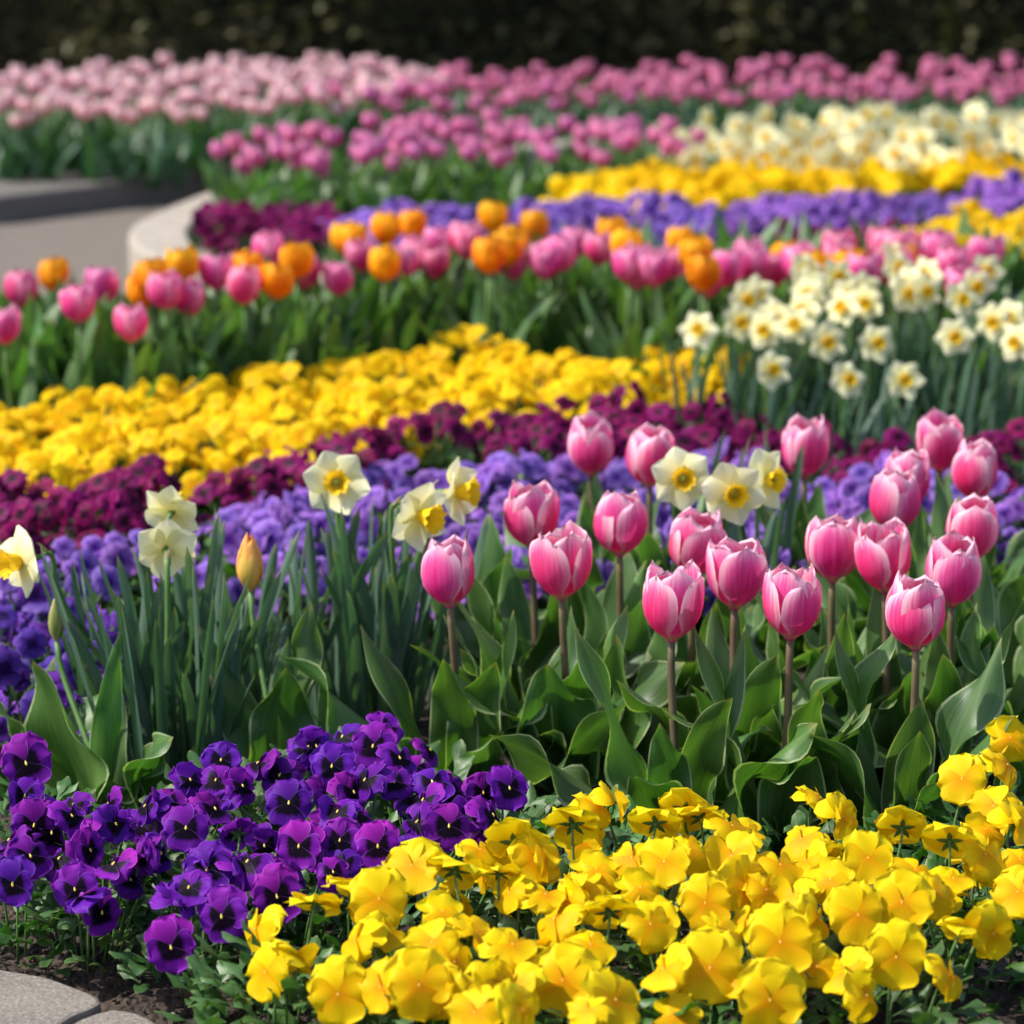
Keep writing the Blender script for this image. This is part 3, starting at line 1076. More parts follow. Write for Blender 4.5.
# ---- middle bed: rose pink and orange tulips
PINK = [(20, 290), (12, 325), (100, 285), (137, 323), (193, 297), (215, 272), (247, 285), (270, 250), (332, 278), (360, 255), (400, 262), (436, 262), (440, 244),
        (457, 243), (472, 238), (537, 262), (548, 258), (575, 240), (560, 252), (600, 247), (635, 272), (645, 262), (660, 268), (703, 278), (755, 255), (757, 262),
        (840, 247), (878, 245), (832, 262), (940, 250), (955, 265), (985, 255), (920, 262), (672, 262), (522, 262), (494, 254), (622, 266), (728, 268), (772, 270), (806, 262), (862, 270), (896, 268), (962, 285), (72, 305), (167, 290), (310, 272), (418, 254), (900, 250)]
ORANGE = [(60, 275), (135, 292), (158, 278), (187, 268), (245, 268), (265, 280), (300, 262), (340, 238), (385, 230), (380, 264), (417, 225), (487, 218), (510, 243), (500, 250),
          (537, 225), (617, 235), (635, 246), (683, 243), (703, 252), (790, 258), (351, 238), (482, 256), (905, 263), (857, 268), (822, 270), (690, 272)]
rnd = random.Random(21)
LP = 'rose pink tulip with pale petal rims in the blurred bed behind the golden pansies'
LO = 'bright orange tulip standing among rose pink tulips behind the golden pansies'
protoP = [tulip_tree(LP, 'rose pink tulips in the middle bed', 'tulip_mid', 'mid_leaf', rnd, 0.265, 1.06) for i in range(5)]
protoO = [tulip_tree(LO, 'orange tulips in the middle bed', 'tulip_orange', 'mid_leaf', rnd, 0.275, 1.06) for i in range(4)]
tulip_count = 20


def place(protos, used, p, z, rz, s):
    i = R.randrange(len(protos))
    if i not in used:
        used.add(i); o = protos[i]
    else:
        o = copy_tree(protos[i])
    o.location = (p.x, p.y, z); o.rotation_euler = (0, 0, rz); o.scale = (s, s, s)
    return o


uP, uO = set(), set()
for (lst, pr, us, hh) in ((PINK, protoP, uP, .265), (ORANGE, protoO, uO, .275)):
    for (px, py) in lst:
        zz = hh * R.uniform(.93, 1.03)
        if px > 800:
            zz = .285
        g = at(px, py, zz)
        place(pr, us, g, 0, R.uniform(0, 6.28), zz / hh)
        tulip_count += 1
for pr, us in ((protoP, uP), (protoO, uO)):
    for i, o in enumerate(pr):
        if i not in us:
            p = at(500 + 30 * i, 250, .26); o.location = (p.x, p.y, 0)

# leafy shoots without flowers in the middle bed
rnd = random.Random(77)
shoots = []
for k in range(4):
    t = thing('tulip_shoot', 'tulip leaves without a flower filling the middle tulip bed', 'tulip shoot', (0, 0, 0), 'flowerless tulip shoots in the middle bed')
    for q in range(6):
        m_ = MB()
        leaf(m_, (rnd.uniform(-.02, .02), rnd.uniform(-.02, .02), 0), q * 1.05 + rnd.uniform(-.3, .3), rnd.uniform(.20, .28), rnd.uniform(.017, .026), rnd.uniform(.05, .35), rnd.uniform(.1, .6), rnd.uniform(-.6, .6), .15, .5, rnd, 'tulip', 9, 5)
        obj('leaf', m_.mesh('tulip_leaf', ['mid_leaf']), t)
    shoots.append(t)
su = set()
for p in scatter([(-30, 372), (200, 348), (420, 312), (720, 300), (760, 280), (1040, 280), (1040, 255), (600, 262), (300, 290), (-30, 325)], 0.17, 0.068, rnd, .45):
    place(shoots, su, p, 0, R.uniform(0, 6.28), R.uniform(.85, 1.1))

# ---- raised bed: second pink band; far bed: pale pink and magenta bands
far_one = [tulip_one(random.Random(50 + i), 0.165, 'tulip_far', 'mid_leaf', .70, .66).mesh('tulip_plant', ['tulip_far', 'stem_green', 'mid_leaf']) for i in range(6)]
band2 = [(208, 166), (232, 146), (330, 134), (480, 126), (620, 126), (700, 138), (690, 152), (560, 160), (420, 164), (250, 172)]
rnd = random.Random(31)
pts = scatter(band2, .095 + .155, .084, rnd, .5)
pts.sort(key=lambda p: p.y)
L2 = 'magenta pink tulip crowded in the raised bed behind the limestone wall'
for p in pts[:150]:
    s = rnd.uniform(.88, 1.15)
    thing('tulip', L2, 'tulip', (p.x, p.y, .093), 'magenta pink tulips in the raised bed', rnd.uniform(0, 6.28), s, far_one[rnd.randrange(6)])
    tulip_count += 1


def far_band(poly, z0, H, spacing, mats, seed, label, glabel, group, budget, hs, Lk, jit=.4):
    global tulip_count
    rr = random.Random(seed)
    tm = [tulip_one(random.Random(seed + i), H, mats[0], mats[2], hs, Lk) for i in range(5)]
    ms = [t.mesh('tulip_plant', mats) for t in tm]
    pp = scatter(poly, z0 + H, spacing, rr, jit)
    pp.sort(key=lambda p: p.y)
    big = MB()
    for i, p in enumerate(pp):
        s = rr.uniform(.85, 1.13); a = rr.uniform(0, 6.28); k = rr.randrange(5)
        if i < budget:
            thing('tulip', label, 'tulip', (p.x, p.y, z0), group, a, s, ms[k]); tulip_count += 1
        else:
            big.add(tm[k], Matrix.Translation((p.x, p.y, z0)) @ Matrix.Rotation(a, 4, 'Z') @ Matrix.Scale(s, 4))
    if big.v:
        o = obj('distant_tulips', big.mesh('distant_tulips', mats))
        o['kind'] = 'stuff'; o['label'] = glabel; o['category'] = 'tulips'
    print(label, len(pp))


far_band([(-40, 114), (130, 114), (300, 106), (440, 90), (450, 72), (400, 63), (200, 65), (60, 72), (-40, 80)], .045, .20, .088, ['tulip_pale', 'stem_green', 'far_leaf'], 60,
         'pale pink tulip at the front of the far left bed above the grey kerb', 'mass of pale pink tulips filling the far left bed before the hedge', 'pale pink tulips along the far kerb', 30, .70, .80)
far_band([(300, 100), (330, 90), (450, 76), (620, 71), (800, 67), (1060, 66), (1060, 95), (800, 95), (560, 98), (400, 102)], .045, .20, .088, ['tulip_far', 'stem_green', 'far_leaf'], 80,
         'magenta pink tulip at the front of the far right bed behind the cream daffodils', 'mass of magenta pink tulips filling the far right bed before the hedge', 'magenta pink tulips behind the cream daffodils', 30, .70, .80)
print('tulips', tulip_count)


# ---- pansy bands
def pansy_proto(col, label, group, rnd, nb, rad, size, h=.10, single=False, leafn=34):
    parts = []
    fo = MB(); clump_leaves(fo, rnd, leafn, rad, h * .85, .036, .0095, 0, 3, 3)
    ms = []
    for q in range(nb):
        a = q * 2.39996 + rnd.uniform(-.3, .3)
        r = rad * sqrt((q + .5) / nb) * 0.95
        z = h * (1.15 - .42 * (r / rad) ** 2) + rnd.uniform(-.012, .016)
        yaw = math.degrees(atan2(cos(a) * r, -(-abs(sin(a)) * r) + .02)) * .0 + rnd.uniform(-60, 60) + 35 * cos(a)
        ms.append(frame(Vector((r * cos(a), r * sin(a), z)), facing(yaw, rnd.uniform(5, 60)), s=size * rnd.uniform(.85, 1.15), roll=rnd.uniform(-.3, .3)))
    for m4 in ms:
        a_ = m4 @ Vector((0, 0, -.05))
        fo.tube([a_, a_.lerp(Vector((0, 0, 0)), .5) + Vector((0, 0, .01)), Vector((a_.x * .15, a_.y * .15, -.004))], .0018, 4)
    if single:
        big = MB(); I = Matrix.Identity(4)
        big.add(fo, I, [1])
        for m4 in ms:
            b = pansy_bloom_mb(rnd, False, 1.6, .5)
            big.add(b, m4, [0, 0])
        return thing('pansy_plant', label, 'pansy', (0, 0, 0), group, data=big.mesh('pansy_plant', [col, 'pansy_leaf']))
    t = thing('pansy_plant', label, 'pansy', (0, 0, 0), group)
    obj('foliage', fo.mesh('pansy_foliage', ['pansy_leaf']), t)
    for m4 in ms:
        obj('flower', BL[col][rnd.randrange(6)], t, m4)
    return t


pansies = [31]


def pansy_band(poly, z0, zb, spacing, col, label, group, seed, nb=9, rad=.075, size=.044, single=False, h=.10, leafn=34, jit=.32):
    rr = random.Random(seed)
    protos = [pansy_proto(col, label, group, rr, nb, rad, size, h, single, leafn) for i in range(4)]
    us = set()
    pp = scatter(poly, zb, spacing, rr, jit)
    for p in pp:
        place(protos, us, p, z0, rr.uniform(-.5, .5), rr.uniform(.88, 1.12))
    for i, o in enumerate(protos):
        if i not in us:
            for c in list(o.children):
                bpy.data.objects.remove(c)
            bpy.data.objects.remove(o)
    pansies[0] += len(pp)
    print(group, len(pp))


pansy_band([(-60, 400), (0, 405), (110, 398), (190, 385), (270, 372), (330, 362), (400, 350), (520, 345), (640, 345), (740, 352), (750, 372), (620, 395), (500, 405), (420, 420), (330, 440), (250, 458), (170, 462), (90, 472), (0, 480), (-60, 482)],
           0, .128, .104, 'gold', 'golden yellow pansy plant in the broad blurred band across the middle of the bed', 'golden pansies in the middle band', 41, 14, .077, .043, h=.115, leafn=55)
pansy_band([(-40, 492), (60, 492), (200, 478), (290, 452), (400, 434), (500, 415), (620, 405), (740, 410), (820, 442), (1060, 448), (1060, 470), (800, 462), (680, 450), (520, 445), (400, 450), (330, 472), (250, 502), (120, 525), (-40, 538)],
           0, .112, .100, 'magenta', 'dark magenta pansy plant in the narrow band behind the violet pansies', 'magenta pansies in the narrow band', 42, 9, .07, .042, h=.11, leafn=50, jit=.45)
pansy_band([(-40, 550), (130, 538), (260, 506), (340, 478), (420, 462), (560, 456), (700, 462), (820, 478), (1060, 486), (1060, 560), (800, 580), (560, 590), (330, 590), (200, 595), (-40, 605)],
           0, .100, .124, 'violet', 'light violet pansy plant blurred behind the pink tulips and daffodils', 'light violet pansies behind the tulips', 43, 9, .072, .043, h=.10, leafn=50)
pansy_band([(-60, 625), (120, 612), (140, 640), (110, 690), (60, 715), (-60, 715)],
           0, .085, .090, 'deep_violet', 'deep violet pansy plant at the edge left of the budding tulip', 'deep violet pansies at the edge of the bed', 44, 7, .065, .040, h=.085)
# raised bed
pansy_band([(195, 212), (240, 208), (330, 214), (350, 236), (255, 240), (205, 230)], .09, .19, .10, 'magenta', 'dark magenta pansy plant inside the curve of the limestone wall', 'magenta pansies inside the limestone wall', 45, 9, .075, .045, True)
pansy_band([(350, 212), (560, 206), (700, 212), (850, 200), (1060, 186), (1060, 200), (900, 218), (760, 236), (500, 236), (360, 234)], .09, .19, .13, 'violet', 'blurred violet pansy plant in the far band below the golden pansies', 'violet pansies in the raised bed', 46, 16, .10, .046, True)
pansy_band([(548, 196), (600, 180), (700, 168), (800, 163), (900, 158), (1060, 160), (1060, 176), (900, 182), (780, 196), (640, 202)], .09, .19, .13, 'gold', 'golden pansy plant in the far yellow band in front of the cream daffodils', 'golden pansies in the raised bed', 47, 18, .10, .047, True)
pansy_band([(900, 232), (960, 216), (1060, 214), (1060, 262), (960, 258)], .09, .19, .13, 'gold', 'golden pansy plant in the small patch at the right behind the daffodils', 'golden pansies in the small right patch', 48, 18, .10, .047, True)
pansy_band([(760, 240), (900, 236), (940, 262), (800, 262)], .09, .17, .13, 'magenta', 'dark magenta pansy plant in the raised bed behind the middle tulips', 'magenta pansies behind the middle tulips', 49, 12, .10, .045, True)
print('pansy plants', pansies[0])


# ---- far and middle daffodils
def daf_simple(rnd, H, nl, low, Lf=1.0, yaw=0, pitch=10):
    fl = MB()
    t_ = daf_tepals(rnd, False, 0.88); tr = daf_trumpet(rnd, .012, False)
    hp = Vector((rnd.uniform(-.01, .01), -.02, H))
    m4 = frame(hp, facing(yaw, pitch), s=1.0)
    fl.add(t_, m4, [0]); fl.add(tr, m4, [1])
    bb = MB(); bb.ball((0, 0, .003), .006, 0, 3, 6, (1, 1, .4)); fl.add(bb, m4, [1])
    bk = m4 @ Vector((0, 0, -.03))
    st = MB(); st.tube([m4 @ Vector((0, 0, -.002))] + bez(bk, bk + Vector((0, .012, -.004)), Vector((0, 0, H * .5)), Vector((0, 0, 0)), 6), .0026, 5)
    lv = []
    for q in range(nl):
        m_ = MB(); a = rnd.uniform(0, 6.28)
        leaf(m_, (rnd.uniform(-.03, .03), rnd.uniform(-.03, .03), 0), a, rnd.uniform(.75, .98) * H * Lf, rnd.uniform(.005, .0075), rnd.uniform(.02, .22), rnd.uniform(0, .3), rnd.uniform(-1, 1), .03, .3, rnd, 'strap', 5, 3)
        lv.append(m_)
    return fl, st, lv


rnd = random.Random(61)
MIDD = [(745, 300), (740, 322), (760, 330), (795, 325), (771, 370), (847, 380), (899, 380), (877, 343), (872, 303), (839, 297), (848, 308), (808, 285), (805, 270), (830, 277), (815, 295), (826, 342), (947, 337), (912, 285), (922, 292),
        (898, 268), (900, 294), (975, 287), (998, 322), (1015, 342), (698, 330), (756, 294), (895, 258), (980, 272), (1018, 318), (780, 318), (800, 310), (930, 275), (862, 290), (960, 300)]
LD = 'cream daffodil with orange yellow cup in the blurred clump behind the pink tulips'
protoD = []
for k in range(7):
    fl, st, lv = daf_simple(rnd, .27, 9, False, 1.0, rnd.uniform(-45, 45), rnd.uniform(-5, 25))
    t = thing('daffodil', LD, 'daffodil', (0, 0, 0), 'cream daffodils in the middle clump')
    obj('flower', fl.mesh('daffodil_flower', ['cream', 'trumpet_or']), t)
    obj('stalk', st.mesh('daffodil_stalk', ['stem_green']), t)
    for l in lv:
        obj('leaf', l.mesh('daffodil_leaf', ['daf_leaf']), t)
    protoD.append(t)
ud = set()
for i, (px, py) in enumerate(MIDD):
    z = .185 + (380 - py) * .0011
    z = max(.18, min(.30, z))
    p = at(px, py, z)
    o = protoD[i] if i < 7 else copy_tree(protoD[i % 7])
    s = z / .27
    o.location = (p.x, p.y + .02, 0); o.rotation_euler = (0, 0, rnd.uniform(-.4, .4)); o.scale = (s ** .4, s ** .4, s)
    # keep the flower itself undistorted
    o.scale = (1, 1, 1)
    for c in o.children:
        if c.name.startswith('flower'):
            c.scale = (.78, .78, .78); c.location = (0, -.004, z - .27 * .78)
        elif c.name.startswith('stalk'):
            c.scale = (1, 1, s)
        else:
            c.scale = (1, 1, min(1, s * 1.02))

cream_m = []
for k in range(5):
    fl, st, lv = daf_simple(rnd, .17, 6, True, 1.0, rnd.uniform(-40, 40), rnd.uniform(0, 30))
    a = MB(); I = Matrix.Identity(4)
    a.add(fl, I, [0, 1]); a.add(st, I, [2])
    for l in lv:
        a.add(l, I, [3])
    cream_m.append(a.mesh('daffodil_plant', ['cream', 'trumpet', 'stem_green', 'daf_leaf']))
pp = scatter([(640, 135), (660, 116), (780, 108), (900, 104), (1060, 100), (1060, 140), (900, 150), (760, 152), (690, 150)], .26, .098, rnd)
for p in pp:
    s = rnd.uniform(.72, .92)
    thing('daffodil', 'pale cream daffodil in the far blurred band in front of the magenta tulips', 'daffodil', (p.x, p.y, .09), 'cream daffodils in the far band', rnd.uniform(-.5, .5), s, cream_m[rnd.randrange(5)])
print('far daffodils', len(pp))


# ================================================================== NEAR PINK TULIPS
NT = [
    (591, 446, .25, 0.000, 'leftmost of the two pink tulips rising high behind the bed, above two lower tulips', False, (0.0, 0)),
    (650, 457, .25, -0.002, 'pink tulip at the back half hidden by the facing white daffodil', False, (0.04, 0)),
    (532, 515, .25, 0.004, 'pink tulip directly above and left of a front tulip, left of centre', False, (-.03, 0)),
    (620, 523, .25, 0.002, 'pink tulip on a dark stem standing between four other pink tulips in the centre', False, (0, 0)),
    (450, 572, .25, 0.008, 'pink tulip farthest to the left, standing apart beside the profile daffodils', True, (-.10, 0)),
    (562, 565, .25, 0.006, 'front pink tulip just right of the lone leftmost one, wide open rims', True, (0, 0)),
    (694, 542, .245, 0.0, 'pink tulip directly under the white daffodil with the round open cup', False, (0, 0)),
    (735, 574, .25, 0.002, 'pink tulip between the two lowest central tulips and slightly higher than both', True, (.02, 0)),
    (672, 605, .25, 0.006, 'lowest pink tulip left of centre with widely spread petals', True, (-.02, 0)),
    (791, 603, .25, -0.004, 'low front pink tulip right of centre with a pale petal on its right side', True, (.02, 0)),
    (805, 449, .25, 0.0, 'high back pink tulip just right of the three white daffodils', False, (0, 0)),
    (833, 548, .25, 0.002, 'pink tulip with open cup on brown stem above a dark gap, third row at right', False, (.05, 0)),
    (893, 501, .25, 0.004, 'pink tulip overlapping another tulip directly behind it, right side', False, (.04, 0)),
    (904, 480, .25, 0.0, 'pink tulip mostly hidden behind the one just in front, only its top showing', False, (.03, 0)),
    (886, 558, .25, 0.002, 'short wide pink tulip squeezed between the open cup tulip and the right pair', False, (0, 0)),
    (941, 443, .25, 0.0, 'topmost pink tulip at the right, beside a closed oval one', False, (-.02, 0)),
    (975, 470, .25, 0.0, 'closed oval pink tulip near the right edge with upright petals', False, (0, 0)),
    (972, 529, .25, 0.0, 'pink tulip nearest the right edge partly behind the tulip below it', False, (.05, 0)),
    (953, 571, .25, 0.004, 'pink tulip at the right leaning over the lowest right tulip', False, (.05, 0)),
    (917, 613, .25, -0.004, 'lowest pink tulip at the right with one pale rimmed petal in front', True, (.02, 0)),
]
# leaves: azimuth (0 right, 90 away, 270 camera), length, half width, tilt, bend, twist, wave
FL = {
    4: [(188, 0.224, 0.0366, .75, .25, .3, .35), (166, 0.190, 0.0256, .50, .1, -.3, .1), (16, 0.190, 0.0244, .30, -.1, .3, .1), (350, 0.168, 0.0342, .45, .3, .2, .2), (290, 0.112, 0.0293, .5, .5, .3, .15)],
    5: [(205, 0.224, 0.0415, .55, .5, .4, .2), (172, 0.224, 0.0268, .42, .1, -.3, .15), (345, 0.190, 0.0366, .35, .8, .5, .25), (16, 0.190, 0.0244, .22, .2, .3, .1), (260, 0.168, 0.0439, .25, .5, .1, .2)],
    7: [(200, 0.190, 0.0293, .5, .5, .4, .2), (330, 0.190, 0.0342, .4, .6, .3, .25), (100, 0.190, 0.0220, .2, .2, .3, .1), (8, 0.179, 0.0268, .4, .3, .3, .2)],
    8: [(190, 0.213, 0.0317, .80, .35, .7, .3), (168, 0.224, 0.0268, .38, .05, -.4, .15), (10, 0.213, 0.0232, .28, .05, .4, .12), (335, 0.190, 0.0305, .65, .25, .4, .35), (250, 0.146, 0.0317, .5, .7, .2, .2)],
    9: [(172, 0.224, 0.0256, .33, .05, -.3, .1), (8, 0.224, 0.0281, .42, .05, .5, .25), (340, 0.168, 0.0415, .30, .45, .3, .15), (200, 0.179, 0.0329, .35, .8, .3, .2), (270, 0.146, 0.0317, .4, .6, .2, .2)],
    19: [(172, 0.213, 0.0256, .28, .05, -.3, .12), (12, 0.213, 0.0268, .40, .10, .5, .35), (205, 0.168, 0.0488, .45, .55, .3, .15), (325, 0.179, 0.0366, .35, .6, .3, .2), (280, 0.134, 0.0293, .5, .6, .2, .2)],
}
for i, (px, py, z, dx, lab, front, tilt) in enumerate(NT):
    near_tulip(px, py, lab, scale=1.07, z=z, base_dx=dx, tilt=tilt, openn=(0.10 if i in (5, 8, 11, 14, 9, 7) else -0.10 if i in (16, 4, 0, 12) else random.Random(i).uniform(-.07, .06)), leaves=FL.get(i), front=front, seed=i)


def leafy_tulip(px, py, label, leaves, seed, bud=None, group=None):
    rnd = random.Random(400 + seed)
    base = at(px, py, 0)
    t = thing('tulip_shoot' if not bud else 'budding_tulip', label, 'tulip', base, group)
    if bud:
        bx, by, bz, mat, wR, bH, clo = bud
        hp = at(bx, by, bz) - base
        mb = MB(); hb = hp - Vector((0, 0, bH * .5))
        mb.tube(bez(Vector((0, 0, 0)), Vector((0, 0, hb.z * .4)), hb - Vector((0, 0, hb.z * .3)), hb, 8), .0032, 8)
        obj('stem', mb.mesh('tulip_stem', ['stem_green']), t)
        m_ = MB()
        global RAD
        old = RAD
        RAD = [(0, .2), (.1, .6), (.25, .92), (.4, 1.0), (.6, .88), (.8, .58), (1, clo)]
        for q in range(6):
            tulip_petal(m_, q * pi / 3 + .4, wR, bH, wR * 1.0, q % 2 == 1, rnd, 12, 9)
        RAD = old
        obj('bud', m_.mesh('tulip_bud', [mat]), t, Matrix.Translation(hb))
    for (a, L, W, t0, bd, tw, wv) in leaves:
        m_ = MB()
        leaf(m_, (0.006 * cos(radians(a)), 0.006 * sin(radians(a)), -.005), radians(a), L, W, t0, bd, tw, wv, rnd.uniform(.3, .5), rnd, nu=22, nv=11)
        obj('leaf', m_.mesh('tulip_leaf', ['tulip_leaf']), t)
    return t


leafy_tulip(105, 818, 'budding tulip with a slim closed green bud and broad leaves at the left edge',
            [(215, .20, .054, .22, .30, .3, .12), (178, .19, .042, .55, .35, .3, .15), (335, .14, .040, .40, .60, .4, .2), (275, .085, .034, .45, .5, .2, .1), (100, .20, .016, .10, .1, .3, .1), (20, .11, .026, .45, .4, .3, .15), (320, .10, .024, .50, .5, .3, .25), (60, .14, .014, .2, .1, .3, .1)], 1,
            (56, 619, .19, 'bud_green', .0085, .050, .10))
leafy_tulip(22, 790, 'broad leaved tulip without flower cut by the left edge of the picture',
            [(150, .17, .046, .50, .55, .3, .12), (20, .15, .040, .45, .55, .3, .12), (210, .15, .040, .6, .4, .2, .1), (60, .15, .020, .3, .2, .3, .1)], 2)
leafy_tulip(278, 792, 'budding tulip with a plump yellow orange bud above wide grey green leaves',
            [(140, .20, .024, .42, .05, -.2, .1), (40, .21, .024, .22, .05, .8, .35), (285, .15, .040, .06, .10, .3, .1), (80, .17, .018, .15, .1, .2, .1)], 3,
            (250, 563, .235, 'bud', .0150, .062, .16))
leafy_tulip(1040, 800, 'leafy tulip shoot without flower at the right edge beside the pansies',
            [(170, .19, .026, .5, .5, .3, .3), (140, .20, .024, .4, .3, .3, .2), (230, .16, .030, .5, .7, .3, .2), (60, .18, .02, .3, .2, .2, .2)], 4)
# flowerless shoots filling between the tulips
rnd = random.Random(55)
FILL = [(500, 735, 'flowerless tulip shoot between the leftmost tulip and the next front tulip'), (615, 725, 'flowerless tulip shoot behind the two lowest central tulips'),
        (700, 735, 'flowerless tulip shoot between the lowest left of centre tulip and its right neighbour'), (850, 770, 'flowerless tulip shoot in the gap left of the lowest right tulip'),
        (985, 760, 'flowerless tulip shoot right of the lowest right tulip'), (1010, 700, 'flowerless tulip shoot at the right edge under the edge tulip'),
        (640, 800, 'flowerless tulip shoot just behind the yellow pansies near the centre'), (545, 790, 'flowerless tulip shoot behind the yellow pansies left of centre'),
        (560, 660, 'flowerless tulip shoot behind the front tulip with the wide open rims'), (640, 655, 'flowerless tulip shoot behind the tulip on the dark stem'),
        (800, 660, 'flowerless tulip shoot behind the low front tulip right of centre'), (900, 665, 'flowerless tulip shoot behind the short wide tulip'), (770, 790, 'flowerless tulip shoot just behind the yellow pansies right of centre'),
        (960, 640, 'flowerless tulip shoot in the back under the closed oval tulip'), (490, 680, 'flowerless tulip shoot behind the lone leftmost pink tulip'), (730, 645, 'flowerless tulip shoot under the three white daffodils')]
for k, (px, py, lab) in enumerate(FILL):
    lv = []
    a0 = rnd.uniform(0, 6)
    for q in range(5):
        a = a0 + q * 1.9
        up = q % 2
        lv.append((math.degrees(a), rnd.uniform(.16, .22), rnd.uniform(.022, .034), rnd.uniform(.1, .4) if up else rnd.uniform(.4, .8), rnd.uniform(0, .4) if up else rnd.uniform(.3, .8), rnd.uniform(-.5, .5), rnd.uniform(.1, .3)))
    leafy_tulip(px, py, lab, lv, 20 + k)

# ================================================================== NEAR DAFFODILS
daffodil('daffodil at the left edge with its trumpet turned left, half cut by the frame', (175, 770), (20, 561, .245), -48, 0, 1, 1.02, 10, 0, .035)
daffodil('cream daffodil seen from behind, upper one of the back turned pair', (195, 760), (172, 512, .275), 165, 25, 1, .93, 13, 1, .05)
daffodil('cream daffodil seen from behind, lower one of the back turned pair', (165, 790), (166, 549, .25), 188, 12, 1, .93, 13, 2, .05)
daffodil('lone white daffodil with round yellow cup facing the camera above violet pansies', (375, 735), (336, 482, .285), 4, 12, 0, 1.0, 12, 3, .045)
daffodil('yellow trumpet daffodil in profile, lower of the pair left of the tulips', (400, 730), (420, 515, .27), 50, -5, 1, 1.08, 9, 4, .035)
daffodil('yellow trumpet daffodil in profile, upper of the pair left of the tulips', (385, 725), (457, 492, .28), 66, 5, 1, 1.02, 10, 5, .035)
daffodil('white daffodil facing the camera, leftmost of three among the pink tulips', (690, 650), (682, 478, .28), 8, 8, 0, .98, 5, 6, .03)
daffodil('white daffodil with large yellow cup, middle one of three among the pink tulips', (745, 665), (733, 493, .275), 12, 0, 2, 1.0, 5, 7, .03)
daffodil('white daffodil turned to the right, rightmost of three among the pink tulips', (760, 650), (768, 480, .28), 48, 5, 2, .98, 5, 8, .03)
# extra foliage of the left clumps: leafy daffodil plants without flower
for k, (px, py, nl, lab) in enumerate([(130, 765, 14, 'flowerless daffodil plant of grey green straps behind the green tulip bud'), (215, 775, 16, 'flowerless daffodil plant under the back turned daffodils'),
                                       (255, 735, 16, 'flowerless daffodil plant behind the plump tulip bud'), (320, 720, 14, 'flowerless daffodil plant under the lone facing daffodil'), (405, 712, 10, 'flowerless daffodil plant beside the leftmost pink tulip')]):
    rnd = random.Random(700 + k)
    t = thing('daffodil_plant', lab, 'daffodil', at(px, py, 0), 'flowerless daffodil plants of the left clumps')
    for q in range(nl):
        a = rnd.uniform(0, 2 * pi); r = .045 * sqrt(rnd.random())
        m_ = MB()
        leaf(m_, (r * cos(a), r * sin(a) * .7, -.01), a, rnd.uniform(.15, .28), rnd.uniform(.0070, .0105), rnd.uniform(.0, .30), rnd.uniform(-.08, .45), rnd.uniform(-1.6, 1.6), .03, rnd.uniform(.2, .5), rnd, 'strap', 16, 5)
        obj('leaf', m_.mesh('daffodil_leaf', ['daf_leaf']), t)

# ================================================================== NEAR PANSIES
# (px, py, yaw, pitch, size, z, variant); variants 0-4 flat, 5-10 folded
F, T_, S_ = 0, 1, 2
PB = [(26, 763, 10, 15, 1.15, .13, 0), (25, 796, 0, 30, .95, .11, 6), (34, 825, 5, 15, 1.0, .11, 1), (71, 816, 60, 35, .9, .12, 7), (115, 824, 70, 20, .9, .12, 8), (80, 839, -70, 30, .9, .11, 9),
      (13, 884, -12, 10, 1.0, .10, 2), (30, 856, 30, 35, .95, .11, 10), (60, 859, -40, 50, .95, .10, 5), (75, 889, 5, 12, .95, .09, 3), (101, 912, 40, 8, .95, .08, 4), (168, 803, 20, 60, 1.0, .12, 6),
      (146, 806, -50, 30, .9, .12, 7), (186, 828, 0, 35, 1.05, .12, 1), (214, 809, 60, 40, .95, .12, 8), (143, 856, -60, 20, .95, .11, 9), (160, 853, 60, 10, .9, .11, 10), (207, 869, 3, 20, 1.12, .11, 0),
      (244, 866, 80, 20, 1.0, .11, 5), (179, 899, 60, 40, .95, .10, 6), (171, 947, 2, 8, 1.12, .07, 2), (222, 916, -5, 12, 1.05, .09, 3), (221, 760, 10, 30, .9, .13, 4), (216, 780, 0, 40, .95, .12, 7),
      (259, 763, -70, 30, .95, .13, 8), (242, 786, 40, 40, .9, .12, 9), (289, 803, 0, 30, 1.08, .12, 1), (299, 846, 3, 18, 1.08, .12, 2), (277, 896, 0, 15, 1.05, .10, 0), (340, 840, -5, 15, .95, .12, 4),
      (332, 766, 5, 18, 1.05, .13, 3), (309, 746, -20, 35, .95, .13, 5), (373, 746, 0, 20, 1.05, .13, 0), (383, 728, 20, 50, 1.0, .13, 6), (399, 758, 40, 30, .95, .13, 7), (343, 737, -30, 50, .95, .13, 8),
      (316, 746, 30, 20, .9, .13, 9), (366, 780, -60, 30, 1.0, .13, 10), (353, 792, 50, 20, .95, .12, 5), (394, 782, 10, 40, .9, .12, 6), (378, 846, 5, 20, 1.0, .12, 1), (338, 812, -30, 50, .9, .12, 6),
      (432, 782, 15, 45, 1.0, .12, 7), (424, 800, -50, 30, .95, .12, 8), (509, 788, 20, 20, 1.0, .12, 2), (449, 826, 10, 25, 1.0, .12, 10), (418, 822, -45, 40, .95, .12, 9), (492, 815, 60, 20, .95, .12, 5),
      (472, 813, -30, 50, .9, .12, 6), (333, 872, 20, 40, .8, .11, 5), (130, 880, 60, 45, .8, .09, 9), (405, 850, -20, 40, .9, .11, 7), (280, 775, -10, 40, .95, .12, 10), (190, 780, 30, 50, .9, .12, 9), (10, 840, -60, 30, .9, .11, 8)]
